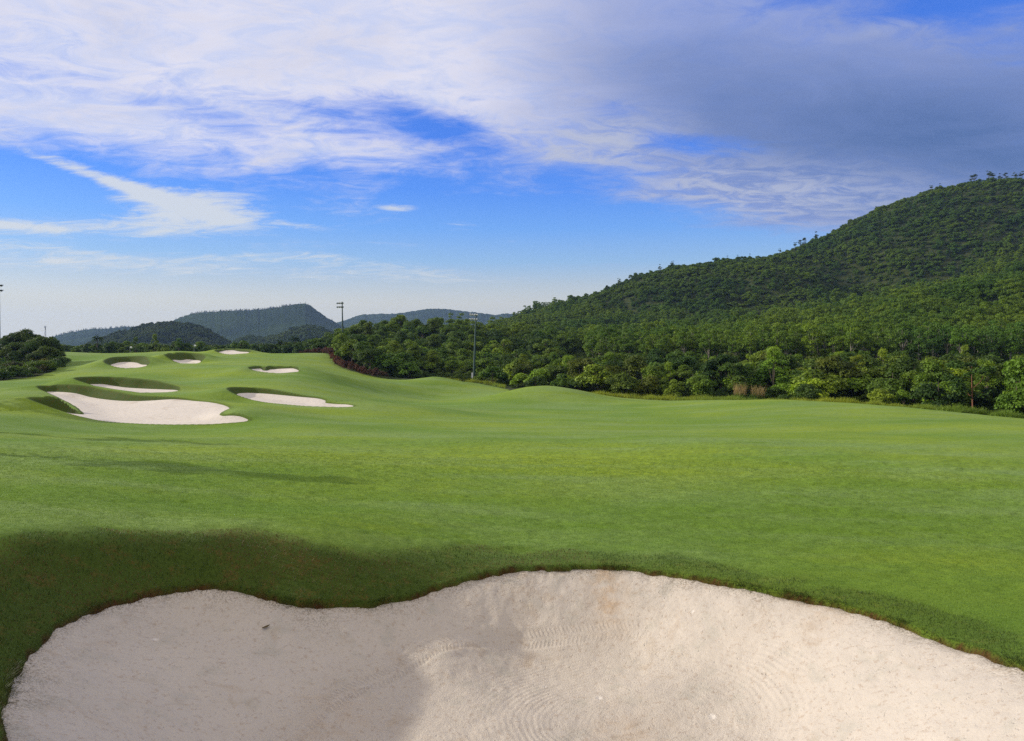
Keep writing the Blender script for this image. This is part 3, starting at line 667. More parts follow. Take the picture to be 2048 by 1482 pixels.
# --- single plants one can point at
def solo(kind, i, name, u, Yd, vtop, label, cat, color=(1, 1, 1), wide=1.0):
    p = PR[kind][i]; s = top_scale(p, u, Yd, vtop); x, y = at(u, Yd)
    e = plant(p, name, x, y, s, label, cat, None, color); e.scale = (s*wide, s*wide, s); return e
solo('feather', 0, 'feathery_tree', 1548, 118, 694, 'tall light-green feathery tree rising from the thicket behind the turf crest', 'tree', (1.35, 1.35, 1.0), 1.25)
solo('slim', 0, 'broadleaf_tree', 1946, 84, 716, 'broad leafy tree with thin bare reddish trunk at the thicket edge', 'tree', (.95, 1, .9), 1.25)
solo('vine', 0, 'vine_mound', 1700, 108, 727, 'bright green mound of vines smothering a shrub in the thicket', 'shrub', (1.05, 1.15, .9), 1.2)
solo('feather', 1, 'young_tree', 1931, 122, 688, 'thin yellow-green young tree poking above the thicket canopy', 'tree', (1.3, 1.15, .7), .5)
solo('feather', 1, 'bamboo_clump', 905, 172, 712, 'soft bright-green bamboo clump left of the tall light pole on grass', 'bamboo', (.95, 1.05, .8), 1.5)
solo('vine', 1, 'leafy_bush', 985, 150, 728, 'large-leaved bush just right of the light pole standing on the grass', 'shrub', (.75, .9, .8), 1.2)
solo('bush', 1, 'leafy_bush', 1765, 96, 770, 'light-green bush in front of the tangled brown stems', 'shrub', (1.5, 1.4, 1))
solo('vine', 2, 'leafy_bush', 1808, 96, 772, 'upright bright bush with paddle leaves before the broad leafy tree', 'shrub', (1.1, 1.2, .9), .7)
solo('palm', 0, 'palm_tree', 195, 232, 668, 'spiky palm beyond the ridge left of the oval bunker', 'palm')
solo('palm', 1, 'palm_tree', 590, 238, 670, 'palm beyond the ridge, taller of the pair beside the red hedge', 'palm')
solo('palm', 0, 'palm_tree', 560, 244, 677, 'palm beyond the ridge, lower of the pair beside the red hedge', 'palm')
solo('broad', 0, 'round_tree', 125, 205, 688, 'low dark round tree right beside the leafy mound of trees', 'tree', (.5, .55, .6), 1.6)
solo('feather', 0, 'slender_tree', 310, 226, 668, 'slender yellow-green tree on the ridge, tallest above the fairway', 'tree', (.8, .8, .7), .8)
solo('feather', 1, 'slender_tree', 358, 226, 675, 'small oval-crowned tree on the ridge above the shield-shaped bunker', 'tree', (.6, .7, .7), .9)
solo('feather', 0, 'slender_tree', 270, 228, 674, 'narrow green tree on the ridge above the oval bunker', 'tree', (.7, .75, .7), .7)
for u, Yd, vt, lb in ((1480,112,758,'pale reddish plume grass clump at the turf crest left of the feathery tree'),(1516,112,764,'smaller reddish plume grass clump tucked against the feathery tree')):
    x, y = at(u, Yd); g0 = float(gz(x, y)[0]); n = 190; rr_ = 1.1*np.sqrt(rng.uniform(0, 1, n)); aa = rng.uniform(0, 6.28, n); Ht = .85*((HV-vt)/F*Yd-g0)
    e = empty('plume_grass', (x, y, g0)); tag(e, lb, 'grass clump')
    for nm, m_, z0, hh, wd_ in (('blade', M_TALL, 0, Ht*.6, .03), ('plume', M_PLUME, Ht*.45, Ht*.55, .045)):
        o = blades(nm, rr_*np.cos(aa)*(1 if z0 else .7), rr_*np.sin(aa)*(1 if z0 else .7), np.full(n, z0)+rng.uniform(-.5, .45, n)*bool(z0), hh*rng.uniform(.5, 1.1, n), np.full(n, wd_), .5, m_, rng.uniform(0, 1, n)); o.parent = e
        del o['kind']

# --- left mound: trees over dark scrub
LM = [(36,140,676),(64,139,680),(84,136,690),(8,142,680),(70,133,700),(30,133,700),(112,140,694),(12,150,668),(28,148,662),(44,152,660),(60,150,655),(76,146,672),(88,142,664),(104,148,676),(-20,150,664),(-50,148,660),(98,136,688),(52,136,690),(20,134,692)]
for i, (u, Yd, vt) in enumerate(LM):
    p = PR['broad'][i % 4]; s = top_scale(p, u, Yd, vt); x, y = at(u, Yd)
    lb = {12: 'dark tree on the leafy mound with its top just below the distant mast', 13: 'outermost dark tree of the leafy mound, next to open turf'}.get(i, 'dark leafy tree crowding the mound beside the fairway')
    plant(p, 'mound_tree', x, y, s, lb, 'tree', 'trees crowding the leafy mound', [(.75, .75, .7), (.6, .7, .7), (.95, .85, .6), (.55, .62, .62)][i % 4])
for i in range(120):
    for _ in range(20):
        u = rng.uniform(-90, 128); Yd = rng.uniform(104, 152); x, y = at(u, Yd)
        if Yd > edgeY(np.array([x]), np.array([y]))[0]+1.0: break
    plant(pick('scrub'), 'scrub_bush', x, y, rng.uniform(.8, 1.5), 'low brown-green scrub bush under the trees of the leafy mound', 'shrub', 'scrub under the mound trees', [(.8, .85, .7), (1.3, .75, .6), (1.0, 1.0, .6), (.6, .7, .6)][i % 4])

for x, y, h, lb in ((-34, 41, 6.6, 'tall tree'), (-23.5, 26, 6.2, 'round tree'), (-52, 60, 6, 'low tree')):
    plant(PR['feather'][int(h*5) % 2], 'fairway_tree', x, y, h/7.5, lb+' beside the fairway casting a long shadow over the turf', 'tree', 'trees left of the fairway')
# --- trees past the fairway ridge
for i, u in enumerate(np.r_[np.arange(112, 470, 11), np.arange(470, 660, 10)]):
    Yd = rng.uniform(228, 262); vt = rng.uniform(678, 694) if u > 150 else rng.uniform(688, 696)
    if u > 620: vt -= 8
    p = pick('broad'); s = top_scale(p, u, Yd, vt); x, y = at(u+rng.uniform(-4, 4), Yd)
    plant(p, 'ridge_tree', x, y, s, 'small tree of the green row just past the fairway ridge', 'tree', 'row of trees past the fairway ridge', [(.7, .8, .7), (.9, 1.0, .6), (.55, .7, .7), (1.2, 1.25, .7)][rng.integers(4)])

# --- red hedge
HD = np.array([(600,203),(630,201),(648,197),(660,184),(668,172),(682,162),(705,156.5),(735,152.5),(772,150)])
hx = HD[:, 1]*(HD[:, 0]-CU)/F; hy = HD[:, 1]; acc = np.r_[0, np.cumsum(np.hypot(np.diff(hx), np.diff(hy)))]
for i, s in enumerate(np.arange(0, acc[-1], 0.95)):
    x = np.interp(s, acc, hx)+rng.uniform(-.3, .3); y = np.interp(s, acc, hy)+1.4+rng.uniform(-.5, .5)
    plant(pick('redshrub'), 'red_shrub', x, y, rng.uniform(.75, 1.2), 'knee-high reddish-brown shrub in the hedge edging the fairway', 'shrub', 'red hedge along the fairway', (1, rng.uniform(.8, 1.1), 1))

# --- thicket between the turf and the plantation; jungle mound
def scatter(n, fn, rmin, tries=40000):
    out = []; grid = {}
    for _ in range(tries):
        if len(out) >= n: break
        r = fn()
        if r is None: continue
        x, y, rm = r; k = (int(x//5), int(y//5)); ok = True
        for a in (-1, 0, 1):
            for b in (-1, 0, 1):
                for (px, py) in grid.get((k[0]+a, k[1]+b), ()):
                    if (px-x)**2+(py-y)**2 < (rmin*rm)**2: ok = False
        if ok: grid.setdefault(k, []).append((x, y)); out.append((x, y))
    return out
CLEAR = [(1548, 30, 118), (1480, 26, 113), (1516, 20, 113), (1946, 34, 88), (1700, 30, 105), (1765, 18, 96), (1808, 18, 96), (948, 30, 170), (905, 34, 170), (985, 26, 150)]
def hides(u, Yd): return any(abs(u-a) < b+34 and Yd < c+3 for a, b, c in CLEAR)
def f_thicket():
    u = rng.uniform(965, 2180); Yd = rng.uniform(72, 172); x, y = at(u, Yd); e = float(np.interp(u, EDGE[:, 0], EDGE[:, 1]))
    gap = 4.5 if u > 1560 else 10.5
    if hides(u, Yd): return None
    if Yd < e+gap or Yd > e+np.interp(u, [965, 1300, 2048], [55, 55, 50]): return None
    return x, y, 1.0
for i, (x, y) in enumerate(scatter(290, f_thicket, 3.0)):
    u = x/y*F+CU; e = float(np.interp(u, EDGE[:, 0], EDGE[:, 1])); front = y < e+16
    kind = ['bush', 'vine', 'bush', 'bush', 'vine', 'scrub'][rng.integers(6)] if (front and (u < 1840 or rng.uniform() < .6)) else ['broad', 'bush', 'vine', 'broad', 'feather'][rng.integers(5)]
    s = rng.uniform(.75, 1.35) if front else rng.uniform(1.0, 1.5)
    if kind in ('broad', 'feather'): s *= .74
    cmul = [(1, 1, 1), (.6, .72, .7), (1.3, 1.25, .85), (1.0, .85, .6), (.5, .62, .6), (1.1, 1.15, .85)][rng.integers(6)]
    if front and rng.uniform() < .3: cmul = (1.7, 1.6, 1.0)
    if u < 1250:
        zone, gp = ('leafy shrub of the thicket between the tall light pole and the turf dip', 'thicket near the light pole')
    elif front: zone, gp = ('leafy shrub at the front edge of the thicket along the turf crest', 'front edge of the thicket')
    else: zone, gp = ('leafy shrub deep in the thicket just below the tall plantation trees', 'thicket below the plantation')
    plant(pick(kind), 'thicket_shrub' if kind != 'broad' else 'thicket_tree', x, y, s, zone if kind != 'broad' else zone.replace('shrub', 'tree', 1), 'shrub' if kind != 'broad' else 'tree', gp+(' trees' if kind == 'broad' else ''), cmul)
def f_jungle():
    u = rng.uniform(668, 1120); Yd = rng.uniform(158, 300); x, y = at(u, Yd); e = float(np.interp(u, EDGE[:, 0], EDGE[:, 1]))
    if Yd < e+4.5 or (u > 925 and Yd < 168) or hides(u, Yd): return None
    return x, y, 1.0
for i, (x, y) in enumerate(scatter(290, f_jungle, 4.0)):
    kind = ['broad', 'vine', 'broad', 'bush', 'vine'][rng.integers(5)]; s = {'broad': .95, 'vine': 1.15, 'bush': 1.2}[kind]*rng.uniform(.8, 1.25)
    if y > 250 and kind == 'broad': s *= 1.15
    cmul = [(1, 1.05, .9), (.65, .78, .75), (1.4, 1.35, .8), (.85, .85, .6), (.55, .68, .68), (1.2, 1.2, .8)][rng.integers(6)]
    nm = 'jungle_tree' if kind == 'broad' else 'jungle_bush'
    lb = ('rounded leafy tree' if kind == 'broad' else 'vine-draped leafy bush')+(' on top of the wooded mound behind the red hedge' if y > 235 else ' on the near slope of the wooded mound behind the red hedge')
    plant(pick(kind), nm, x, y, s, lb, 'tree' if kind == 'broad' else 'shrub', ('upper ' if y > 235 else 'lower ')+('trees' if kind == 'broad' else 'bushes')+' of the wooded mound', cmul)
# --- plantation front rows: trees one can tell apart
def f_plant():
    u = rng.uniform(1180, 2150); Yd = rng.uniform(150, 240); e = float(np.interp(u, [1180, 1500, 1800, 2048, 2200], [200, 172, 160, 152, 150]))
    if Yd < e or Yd > e+42: return None
    x, y = at(u, Yd); return x, y, 1.0
plist = scatter(270, f_plant, 3.7)
for x, y in plist:
    plant(pick('acacia'), 'plantation_tree', x, y, rng.uniform(.85, 1.15), 'slim plantation tree in the tall front rows at the foot of the big hill', 'tree', 'front rows of the plantation', [(1, 1, 1), (.8, .9, .9), (1.1, 1.1, .8)][rng.integers(3)], sz=rng.uniform(.95, 1.1))

# --- far woods as instanced stuff
def woods(name, x, y, z, s, src, color=(1, 1, 1)):
    n = len(x); me = bpy.data.meshes.new(name); me.vertices.add(n); me.vertices.foreach_set('co', np.stack([x, y, z], -1).astype(np.float32).ravel())
    for nm, typ, key, arr in (('sc', 'FLOAT', 'value', s.astype(np.float32)), ('rot', 'FLOAT', 'value', rng.uniform(0, 6.28, n).astype(np.float32)), ('ix', 'INT', 'value', rng.integers(0, len(src), n).astype(np.int32))):
        a = me.attributes.new(nm, typ, 'POINT'); a.data.foreach_set(key, arr)
    o = link(name, me); o.color = (*color, 1); tag(o, kind='stuff')
    ng = bpy.data.node_groups.new(name+'_nodes', 'GeometryNodeTree')
    ng.interface.new_socket('Geometry', in_out='INPUT', socket_type='NodeSocketGeometry'); ng.interface.new_socket('Geometry', in_out='OUTPUT', socket_type='NodeSocketGeometry')
    gi = ng.nodes.new('NodeGroupInput'); go = ng.nodes.new('NodeGroupOutput'); ip = ng.nodes.new('GeometryNodeInstanceOnPoints'); jn = ng.nodes.new('GeometryNodeJoinGeometry')
    for so in reversed(src):
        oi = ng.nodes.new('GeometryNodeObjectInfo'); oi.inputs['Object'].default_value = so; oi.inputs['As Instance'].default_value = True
        ng.links.new(oi.outputs['Geometry'], jn.inputs[0])
    def na(nm, dt):
        a = ng.nodes.new('GeometryNodeInputNamedAttribute'); a.data_type = dt; a.inputs['Name'].default_value = nm; return a.outputs[0]
    cx = ng.nodes.new('ShaderNodeCombineXYZ'); ng.links.new(na('rot', 'FLOAT'), cx.inputs[2])
    cs = ng.nodes.new('ShaderNodeCombineXYZ'); sc_ = na('sc', 'FLOAT')
    for k in range(3): ng.links.new(sc_, cs.inputs[k])
    ng.links.new(gi.outputs[0], ip.inputs['Points']); ng.links.new(jn.outputs[0], ip.inputs['Instance']); ip.inputs['Pick Instance'].default_value = True
    ng.links.new(na('ix', 'INT'), ip.inputs['Instance Index']); ng.links.new(cx.outputs[0], ip.inputs['Rotation']); ng.links.new(cs.outputs[0], ip.inputs['Scale'])
    ng.links.new(ip.outputs[0], go.inputs[0])
    md = o.modifiers.new('scatter', 'NODES'); md.node_group = ng
    return o
def crowns_of(prefix, kind):
    res = []
    for p in PR[kind]:
        for o in bpy.data.objects:
            if o.type == 'MESH' and o.data == p['crown'] and o.parent and o.parent.name.startswith(prefix): res.append(o); break
    return res
S_AC = crowns_of('plantation_tree', 'acacia'); S_BR = crowns_of('jungle_tree', 'broad'); S_BU = crowns_of('jungle_bush', 'bush')
def jgrid(x0, x1, y0, y1, sp):
    gx, gy = np.meshgrid(np.arange(x0, x1, sp), np.arange(y0, y1, sp)); gx = gx.ravel()+rng.uniform(-.45, .45, gx.size)*sp; gy = gy.ravel()+rng.uniform(-.45, .45, gy.size)*sp
    return gx, gy
x, y = jgrid(-130, 660, 165, 740, 3.9)
u = x/y*F+CU
hz = gz(x, y)
e1 = np.interp(u, [880, 1050, 1180, 1500, 1800, 2048, 2200], [275, 268, 242, 214, 202, 194, 192])
ok = (u > 900) & (u < 2230) & (y > e1) & (y < 735) & (hz > -12)
x, y, u, hz = x[ok], y[ok], u[ok], hz[ok]
# plantation on the lower hill and spur, mixed wild wood above
thin = fbm(x/22, y/22, 141, 3)+.35*rng.normal(size=len(x)) < .85
x, y, u, hz = x[thin], y[thin], u[thin], hz[thin]
bigv = 1+.55*fbm(x/18, y/18, 151, 3)
up = hz-np.interp(u, [1000, 1250, 1480, 1750, 2048, 2200], [30, 26, 14, 30, 62, 75])+10*fbm(x/40, y/40, 8, 3)
crest = hz > np.interp(u, [1000, 1100, 1250, 1400, 1700, 1900, 2048], [0, 24, 46, 64, 100, 140, 148])
pl = up < 0
woods('plantation_forest', x[pl], y[pl], hz[pl], np.clip(rng.normal(.86, .18, pl.sum())*bigv[pl], .45, 1.4), S_AC)
wl = (~pl) & (rng.uniform(0, 1, len(x)) < .8)
hb = rng.uniform(0, 1, len(x)) < .4
woods('hill_forest', x[wl & hb], y[wl & hb], hz[wl & hb]-1.5, np.clip(rng.normal(.68, .2, (wl & hb).sum())*bigv[wl & hb], .3, 1.35), S_BR, (.88, 1.0, .62))  # upper-slope wood tinted darker olive in place of cloud shade
woods('hill_undergrowth', x[wl & ~hb], y[wl & ~hb], hz[wl & ~hb]-.4, rng.uniform(.6, 1.3, (wl & ~hb).sum())*bigv[wl & ~hb], S_BU, (.98, 1.05, .65))  # olive tint here also stands in for the cloud shade
x, y = jgrid(-10, 190, 85, 290, 2.6); u = x/y*F+CU; e = np.interp(u, EDGE[:, 0], EDGE[:, 1]); e2 = np.interp(u, [960, 1180, 1500, 1800, 2048, 2200], [285, 262, 232, 222, 214, 210])
ok = (u > 960) & (u < 2200) & (y > e+13) & (y < e2); x, y = x[ok], y[ok]
woods('undergrowth', x, y, gz(x, y)-.5, rng.uniform(.35, .75, len(x)), S_BU, (.75, .8, .75))
x, y = jgrid(-75, 20, 158, 300, 2.8); u = x/y*F+CU; e = np.interp(u, EDGE[:, 0], EDGE[:, 1]); ok = (u > 668) & (u < 1120) & (y > e+6); x, y = x[ok], y[ok]
woods('mound_undergrowth', x, y, gz(x, y)-.5, rng.uniform(.35, .75, len(x)), S_BU, (.75, .8, .75))
# flat wood behind the ridge and jungle mound
x, y = jgrid(-420, 60, 262, 520, 6.5); u = x/y*F+CU; ok = (u > 60) & (u < 1010) & ((u < 660) | (y > 300)); x, y = x[ok], y[ok]
woods('valley_forest', x, y, gz(x, y)-.5, rng.uniform(.7, 1.05, len(x)), S_BR, (.8, .85, .85))
print('woods', time.time()-T0)
# trees on the skyline of the big hill
for u, Yd, h in ((1862,668,9),(1880,668,8),(1944,682,11),(1950,684,12),(1978,686,14),(1984,686,12),(2000,688,11),(2010,688,12),(2030,690,12),(2044,690,13),(1600,634,11),(1608,634,12),(1590,634,10),(1632,639,12),(1560,631,8),(1475,624,8),(1500,626,8),(1455,622,8),(1345,614,9),(1260,601,8),(1238,600,9),(1213,600,8),(1320,612,8),(1700,650,8),(1752,655,8)):
    p = pick('pine'); x, y = at(u, Yd)
    plant(p, 'skyline_tree', x, y, h/9.0, 'taller tree standing proud of the canopy on the big hill skyline', 'tree', 'trees on the big hill skyline', (.55, .6, .55))

# --- tall pale grass beyond the crest
n = 60000
u = np.concatenate([rng.uniform(1130, 1600, n//2), rng.uniform(890, 1010, n//6), rng.uniform(1600, 2120, n-n//2-n//6)])
e = np.interp(u, EDGE[:, 0], EDGE[:, 1]); Yd = e+rng.uniform(0.2, 1, len(u))**1.3*np.where(u < 1010, 14, np.where(u < 1600, 11, 5))
x = (u-CU)/F*Yd; y = Yd; cl = fbm(x/1.8, y/1.8, 101, 3)
ok = cl > -.12
x, y, cl = x[ok], y[ok], cl[ok]
blades('tall_grass', x, y, gz(x, y), (.45+1.1*np.clip(cl+.1, 0, 1))*rng.uniform(.5, 1.2, len(x)), np.full(len(x), .05), .6, M_TALL, rng.uniform(0, 1, len(x)))

# ------------------------------------------------------------------ distant hills
def hill_mat(name, dark, light):
    m, t, b = new_mat(name); P = t.new('ShaderNodeNewGeometry').outputs['Position']
    n1 = t.noise(P, .05, 6, .65); n2 = t.noise(P, .006, 5, .6)
    t.put(b.inputs['Base Color'], t.mix(t.ss(n2, .4, .62), t.mix(n1, dark, light), t.mix(n1, light, tuple(c*1.3 for c in light))))
    b.inputs['Roughness'].default_value = 1; b.inputs['Specular IOR Level'].default_value = 0
    bp = t.new('ShaderNodeBump'); bp.inputs['Strength'].default_value = 1; bp.inputs['Distance'].default_value = 1; t.put(bp.inputs['Height'], t.math('MULTIPLY', t.noise(P, .12, 5, .7), 9)); t.put(b.inputs['Normal'], bp.outputs[0])
    return m
M_HILL = hill_mat('far_hill_material', (.012, .026, .008), (.032, .052, .014))
def far_hill(name, ridge, Yc, depth, tree_h=0, rough_amp=6):
    r = np.array(ridge, float); uu = np.linspace(r[0, 0], r[-1, 0], 420)
    # smooth the traced skyline a little and rough it up again
    vv = np.interp(uu, r[:, 0], r[:, 1]); kx = np.ones(13)/13; vp = np.convolve(np.pad(vv, 6, 'edge'), kx, 'valid')
    zc = (HV-vp)/F*Yc-tree_h+(Yc/2400)*3.0*fbm(uu/5.0, uu*0+Yc*.01, 7, 4)
    s = np.concatenate([np.linspace(-1, 0, 60), np.linspace(0, 1, 25)[1:]])
    prof = np.where(s < 0, (1+s)**1.25*(1-0.25*(1+s)*0), (1-s)**1.2)
    Yg = Yc+s*depth
    XX = ((uu-CU)/F)[:, None]*Yg[None]; YY = np.broadcast_to(Yg[None], XX.shape)
    zb = -14.0
    ZZ = zb+(zc-zb)[:, None]*prof[None]
    am = rough_amp*np.sin(np.pi*np.clip(1+s, 0, 1))[None]
    sc = depth/4.0
    ZZ = ZZ+am*(fbm(XX/sc, YY/sc, 15, 4)-.15)*(zc-zb)[:, None]/(zc.max()-zb)*2
    a, b = XX.shape; idx = np.arange(a*b).reshape(a, b)
    f = np.stack([idx[:-1, :-1], idx[1:, :-1], idx[1:, 1:], idx[:-1, 1:]], -1).reshape(-1, 4)
    tag(link(name, mesh_np(name, np.stack([XX, YY, ZZ], -1).reshape(-1, 3), f, M_HILL, True)), kind='structure')
    def zf(u, Yq):
        ZZi = ZZ; iu = np.clip((u-uu[0])/(uu[1]-uu[0]), 0, a-1.001); jj = np.interp(Yq, Yg, np.arange(b)); jj = np.clip(jj, 0, b-1.001)
        i0 = iu.astype(int); j0 = jj.astype(int); fa = iu-i0; fb = jj-j0
        return (ZZi[i0, j0]*(1-fa)+ZZi[i0+1, j0]*fa)*(1-fb)+(ZZi[i0, j0+1]*(1-fa)+ZZi[i0+1, j0+1]*fa)*fb
    return zf
h1 = far_hill('hill', [(140,700),(190,678),(225,664),(260,653),(290,645),(318,641),(345,640),(385,643),(410,651),(440,668),(462,682),(485,698)], 950, 190, 7)
h2 = far_hill('hill', [(440,700),(480,672),(500,668),(530,672),(560,664),(585,652),(612,647),(640,650),(660,660),(690,672),(730,690),(760,700)], 1100, 200, 7)
h3 = far_hill('hill', [(300,670),(335,650),(355,636),(385,627),(430,623),(480,621),(520,619),(545,616),(570,612),(590,608),(605,606),(618,608),(630,618),(650,633),(668,643),(690,655),(720,668),(770,690)], 2400, 700, 0)
h4 = far_hill('hill', [(60,700),(105,672),(140,662),(180,656),(215,655),(250,651),(280,652),(330,656),(400,670),(470,690)], 2700, 600, 4)
h5 = far_hill('hill', [(640,660),(675,642),(690,640),(710,630),(740,626),(790,626),(830,620),(862,615),(900,617),(940,622),(990,628),(1010,626),(1040,626),(1080,632),(1150,645),(1220,680)], 3600, 900, 4)
h6 = far_hill('hill', [(900,690),(940,668),(1000,650),(1060,640),(1120,640),(1200,660),(1260,690)], 1500, 400, 6)
def hill_woods(name, zf, u0, u1, Y0, Y1, n, s0, s1, src, color, zoff=-1.5):
    u = rng.uniform(u0, u1, n); Yq = rng.uniform(Y0, Y1, n); z = zf(u, Yq); ok = z > -13
    u, Yq, z = u[ok], Yq[ok], z[ok]
    woods(name, (u-CU)/F*Yq, Yq, z+zoff, rng.uniform(s0, s1, len(u)), src, color)
hill_woods('left_hill_forest', h1, 142, 484, 770, 965, 3400, .7, 1.15, S_BR, (.6, .62, .6), -1.0)
hill_woods('middle_hill_forest', h2, 442, 756, 910, 1115, 3000, .7, 1.15, S_BR, (.7, .75, .65), -1.0)
# ridge-line trees far away
u = np.concatenate([rng.normal(200, 30, 22), rng.uniform(105, 290, 200), rng.uniform(380, 585, 330), rng.normal(545, 7, 12), [352, 373, 578, 586, 601, 611, 616, 660, 664], rng.uniform(355, 430, 10)])
f3 = (u > 300); 
S_PN = crowns_of('skyline_tree', 'pine')
for nm, zf, uu_, Yd in (('far_ridge_trees', h3, u[f3], 2400), ('left_ridge_trees', h4, u[~f3], 2700)):
    Yq = Yd+rng.uniform(-6, 6, len(uu_)); z = zf(uu_, Yq); woods(nm, (uu_-CU)/F*Yq, Yq, z-3.0, rng.uniform(.35, 1.15, len(uu_)), S_PN, (.6, .6, .6))
print('hills', time.time()-T0)

# ------------------------------------------------------------------ things made by people
M_POLE = simple_mat('dark_green_paint', (.025, .06, .05), .45, .2, .12)
M_STEEL = simple_mat('galvanised_steel', (.42, .44, .46), .4, .7, .1)
M_WHITE = simple_mat('white_paint', (.78, .78, .75), .5)
M_LENS = simple_mat('lamp_glass', (.55, .57, .6), .15)
M_DARK = simple_mat('dark_metal', (.03, .03, .035), .5, .4)
def box(name, c, sz, mat, parent, rot=None, bevel=.02):
    import bmesh
    bm = bmesh.new(); bmesh.ops.create_cube(bm, size=1)
    for v in bm.verts: v.co = Vector((v.co.x*sz[0], v.co.y*sz[1], v.co.z*sz[2]))
    bmesh.ops.bevel(bm, geom=bm.edges[:], offset=bevel, segments=2, affect='EDGES')
    me = bpy.data.meshes.new(name); bm.to_mesh(me); bm.free(); me.materials.append(mat)
    o = link(name, me, parent, c)
    if rot: o.rotation_euler = rot
    return o
def flood(parent, x, z, yaw, hood):
    import bmesh
    bm = bmesh.new(); seg = 16
    prof = [(0.10, .0), (.20, .12), (.30, .34), (.33, .50), (.33, .56)]; rings = []
    for r_, d_ in prof: rings.append([bm.verts.new((r_*math.cos(k*2*math.pi/seg), -d_, r_*math.sin(k*2*math.pi/seg))) for k in range(seg)])
    for a, b in zip(rings, rings[1:]):
        for k in range(seg): bm.faces.new((a[k], a[(k+1) % seg], b[(k+1) % seg], b[k]))
    bm.faces.new(rings[0])
    vis = [bm.verts.new((.35*math.cos(k*math.pi/8), -.85, .35*math.sin(k*math.pi/8)+.02)) for k in range(9)]
    top = rings[-1][0:9]
    for k in range(8): bm.faces.new((top[k], top[k+1], vis[k+1], vis[k]))
    me = bpy.data.meshes.new('floodlight'); bm.to_mesh(me); bm.free(); me.materials.append(hood)
    o = link('floodlight', me, parent, (x, -.08, z)); o.rotation_euler = (R(28), 0, yaw); o.scale = (.72, .72, .72)
    lens = mesh_np('lens', [(0, -.545, 0)]+[(.31*math.cos(k*2*math.pi/16), -.545, .31*math.sin(k*2*math.pi/16)) for k in range(16)], [(0, k+1, (k+1) % 16+1) for k in range(16)], M_LENS)
    link('lens', lens, o)
def light_pole(u, Yd, vtop, label, lean, rz, offs, hoods, vbase=None, with_box=False):
    x, y = at(u, Yd); z = float(gz(x, y)[0]); H = (HV-vtop)/F*Yd-z
    e = empty('light_pole', (x, y, z), 0); tag(e, label, 'light pole', 'floodlight poles of the course')
    e.rotation_euler = (0, lean, rz)
    link('pole', tubes('pole', [([(0, 0, -.5), (0, 0, H*.33), (0, 0, H*.66), (0, 0, H+.1)], [.30, .25, .19, .13])], M_POLE, 14), e)
    box('base_plate', (0, 0, .06), (.9, .9, .1), M_STEEL, e)
    for z_ in (H-.25, H-1.35):
        box('crossarm', ((offs[0]+offs[-1])/2, 0, z_), (offs[-1]-offs[0]+.5, .12, .12), M_DARK, e)
        for i, ox in enumerate(offs): flood(e, ox, z_+.02, R(-12+i*8), hoods)
    if with_box: box('control_box', (-.38, -.12, 1.2), (.38, .3, 1.7), M_WHITE, e)
    return e
light_pole(947.5, 160, 626.5, 'dark green floodlight pole with white control box standing on grass by jungle', R(1.9), 0, (-1.25, -.75, -.25, .25), M_WHITE, with_box=True)
light_pole(686, 196, 604, 'dark floodlight pole rising behind the reddish hedge against blue hills', R(-.9), 0, (-1.2, -.7, -.2, .2), M_DARK)
light_pole(-2, 150, 568, 'floodlight pole above the leafy mound, cut by the photo edge', R(0), 0, (-1.2, -.4, .3, .75), M_DARK)
# mast far away behind the mound
x, y = at(91, 900); e = empty('lattice_mast', (x, y, -12)); tag(e, 'thin distant lattice mast above the dark trees of the mound', 'mast')
H = (HV-652)/F*900+12; paths = []
for sx, sy in ((-1, -1), (1, -1), (0, 1.2)): paths.append(([(sx*1.2, sy*1.2, 0), (sx*.35, sy*.35, H)], [.16, .12]))
link('frame', tubes('frame', paths+[([(sx*(1.2-.85*k/12), -(1.2-.85*k/12), H*k/12), (-sx*(1.2-.85*(k+1)/12), -(1.2-.85*(k+1)/12), H*(k+1)/12)], [.07, .07]) for k in range(12) for sx in ((-1) ** k,)], M_DARK, 5), e)
for k, (dx, dz) in enumerate(((-.9, -1.2), (.9, -1.0), (0, -3.6))): box('antenna', (dx, -.5, H+dz), (.5, .3, 2.2), M_STEEL, e)
# flags on the greens
for u, Yd, lb in ((260, 203, 'small white golf flag on the ridge above the oval bunker'), (388, 206, 'small white golf flag on the ridge right of the shield-shaped bunker')):
    x, y = at(u, Yd); z = float(gz(x, y)[0]); e = empty('golf_flag', (x, y, z)); tag(e, lb, 'flag', 'golf flags on the ridge')
    link('flagstick', tubes('flagstick', [([(0, 0, -.1), (0, 0, 2.1)], [.02, .015])], M_WHITE, 8), e)
    gx = np.linspace(0, .62, 9); V = []; Fq = []
    for i, a in enumerate(gx):
        for b in (1.55, 2.08): V.append((a, .05*math.sin(a*12), b-.04*a)); 
    V2 = [(p[0], p[1]+.01, p[2]) for p in V]
    for i in range(8): Fq += [(2*i, 2*i+2, 2*i+3, 2*i+1), (18+2*i, 18+2*i+1, 18+2*i+3, 18+2*i+2), (2*i, 18+2*i, 20+2*i, 2*i+2), (2*i+1, 2*i+3, 21+2*i, 19+2*i)]
    link('flag', mesh_np('flag', V+V2, Fq, M_WHITE, True), e)
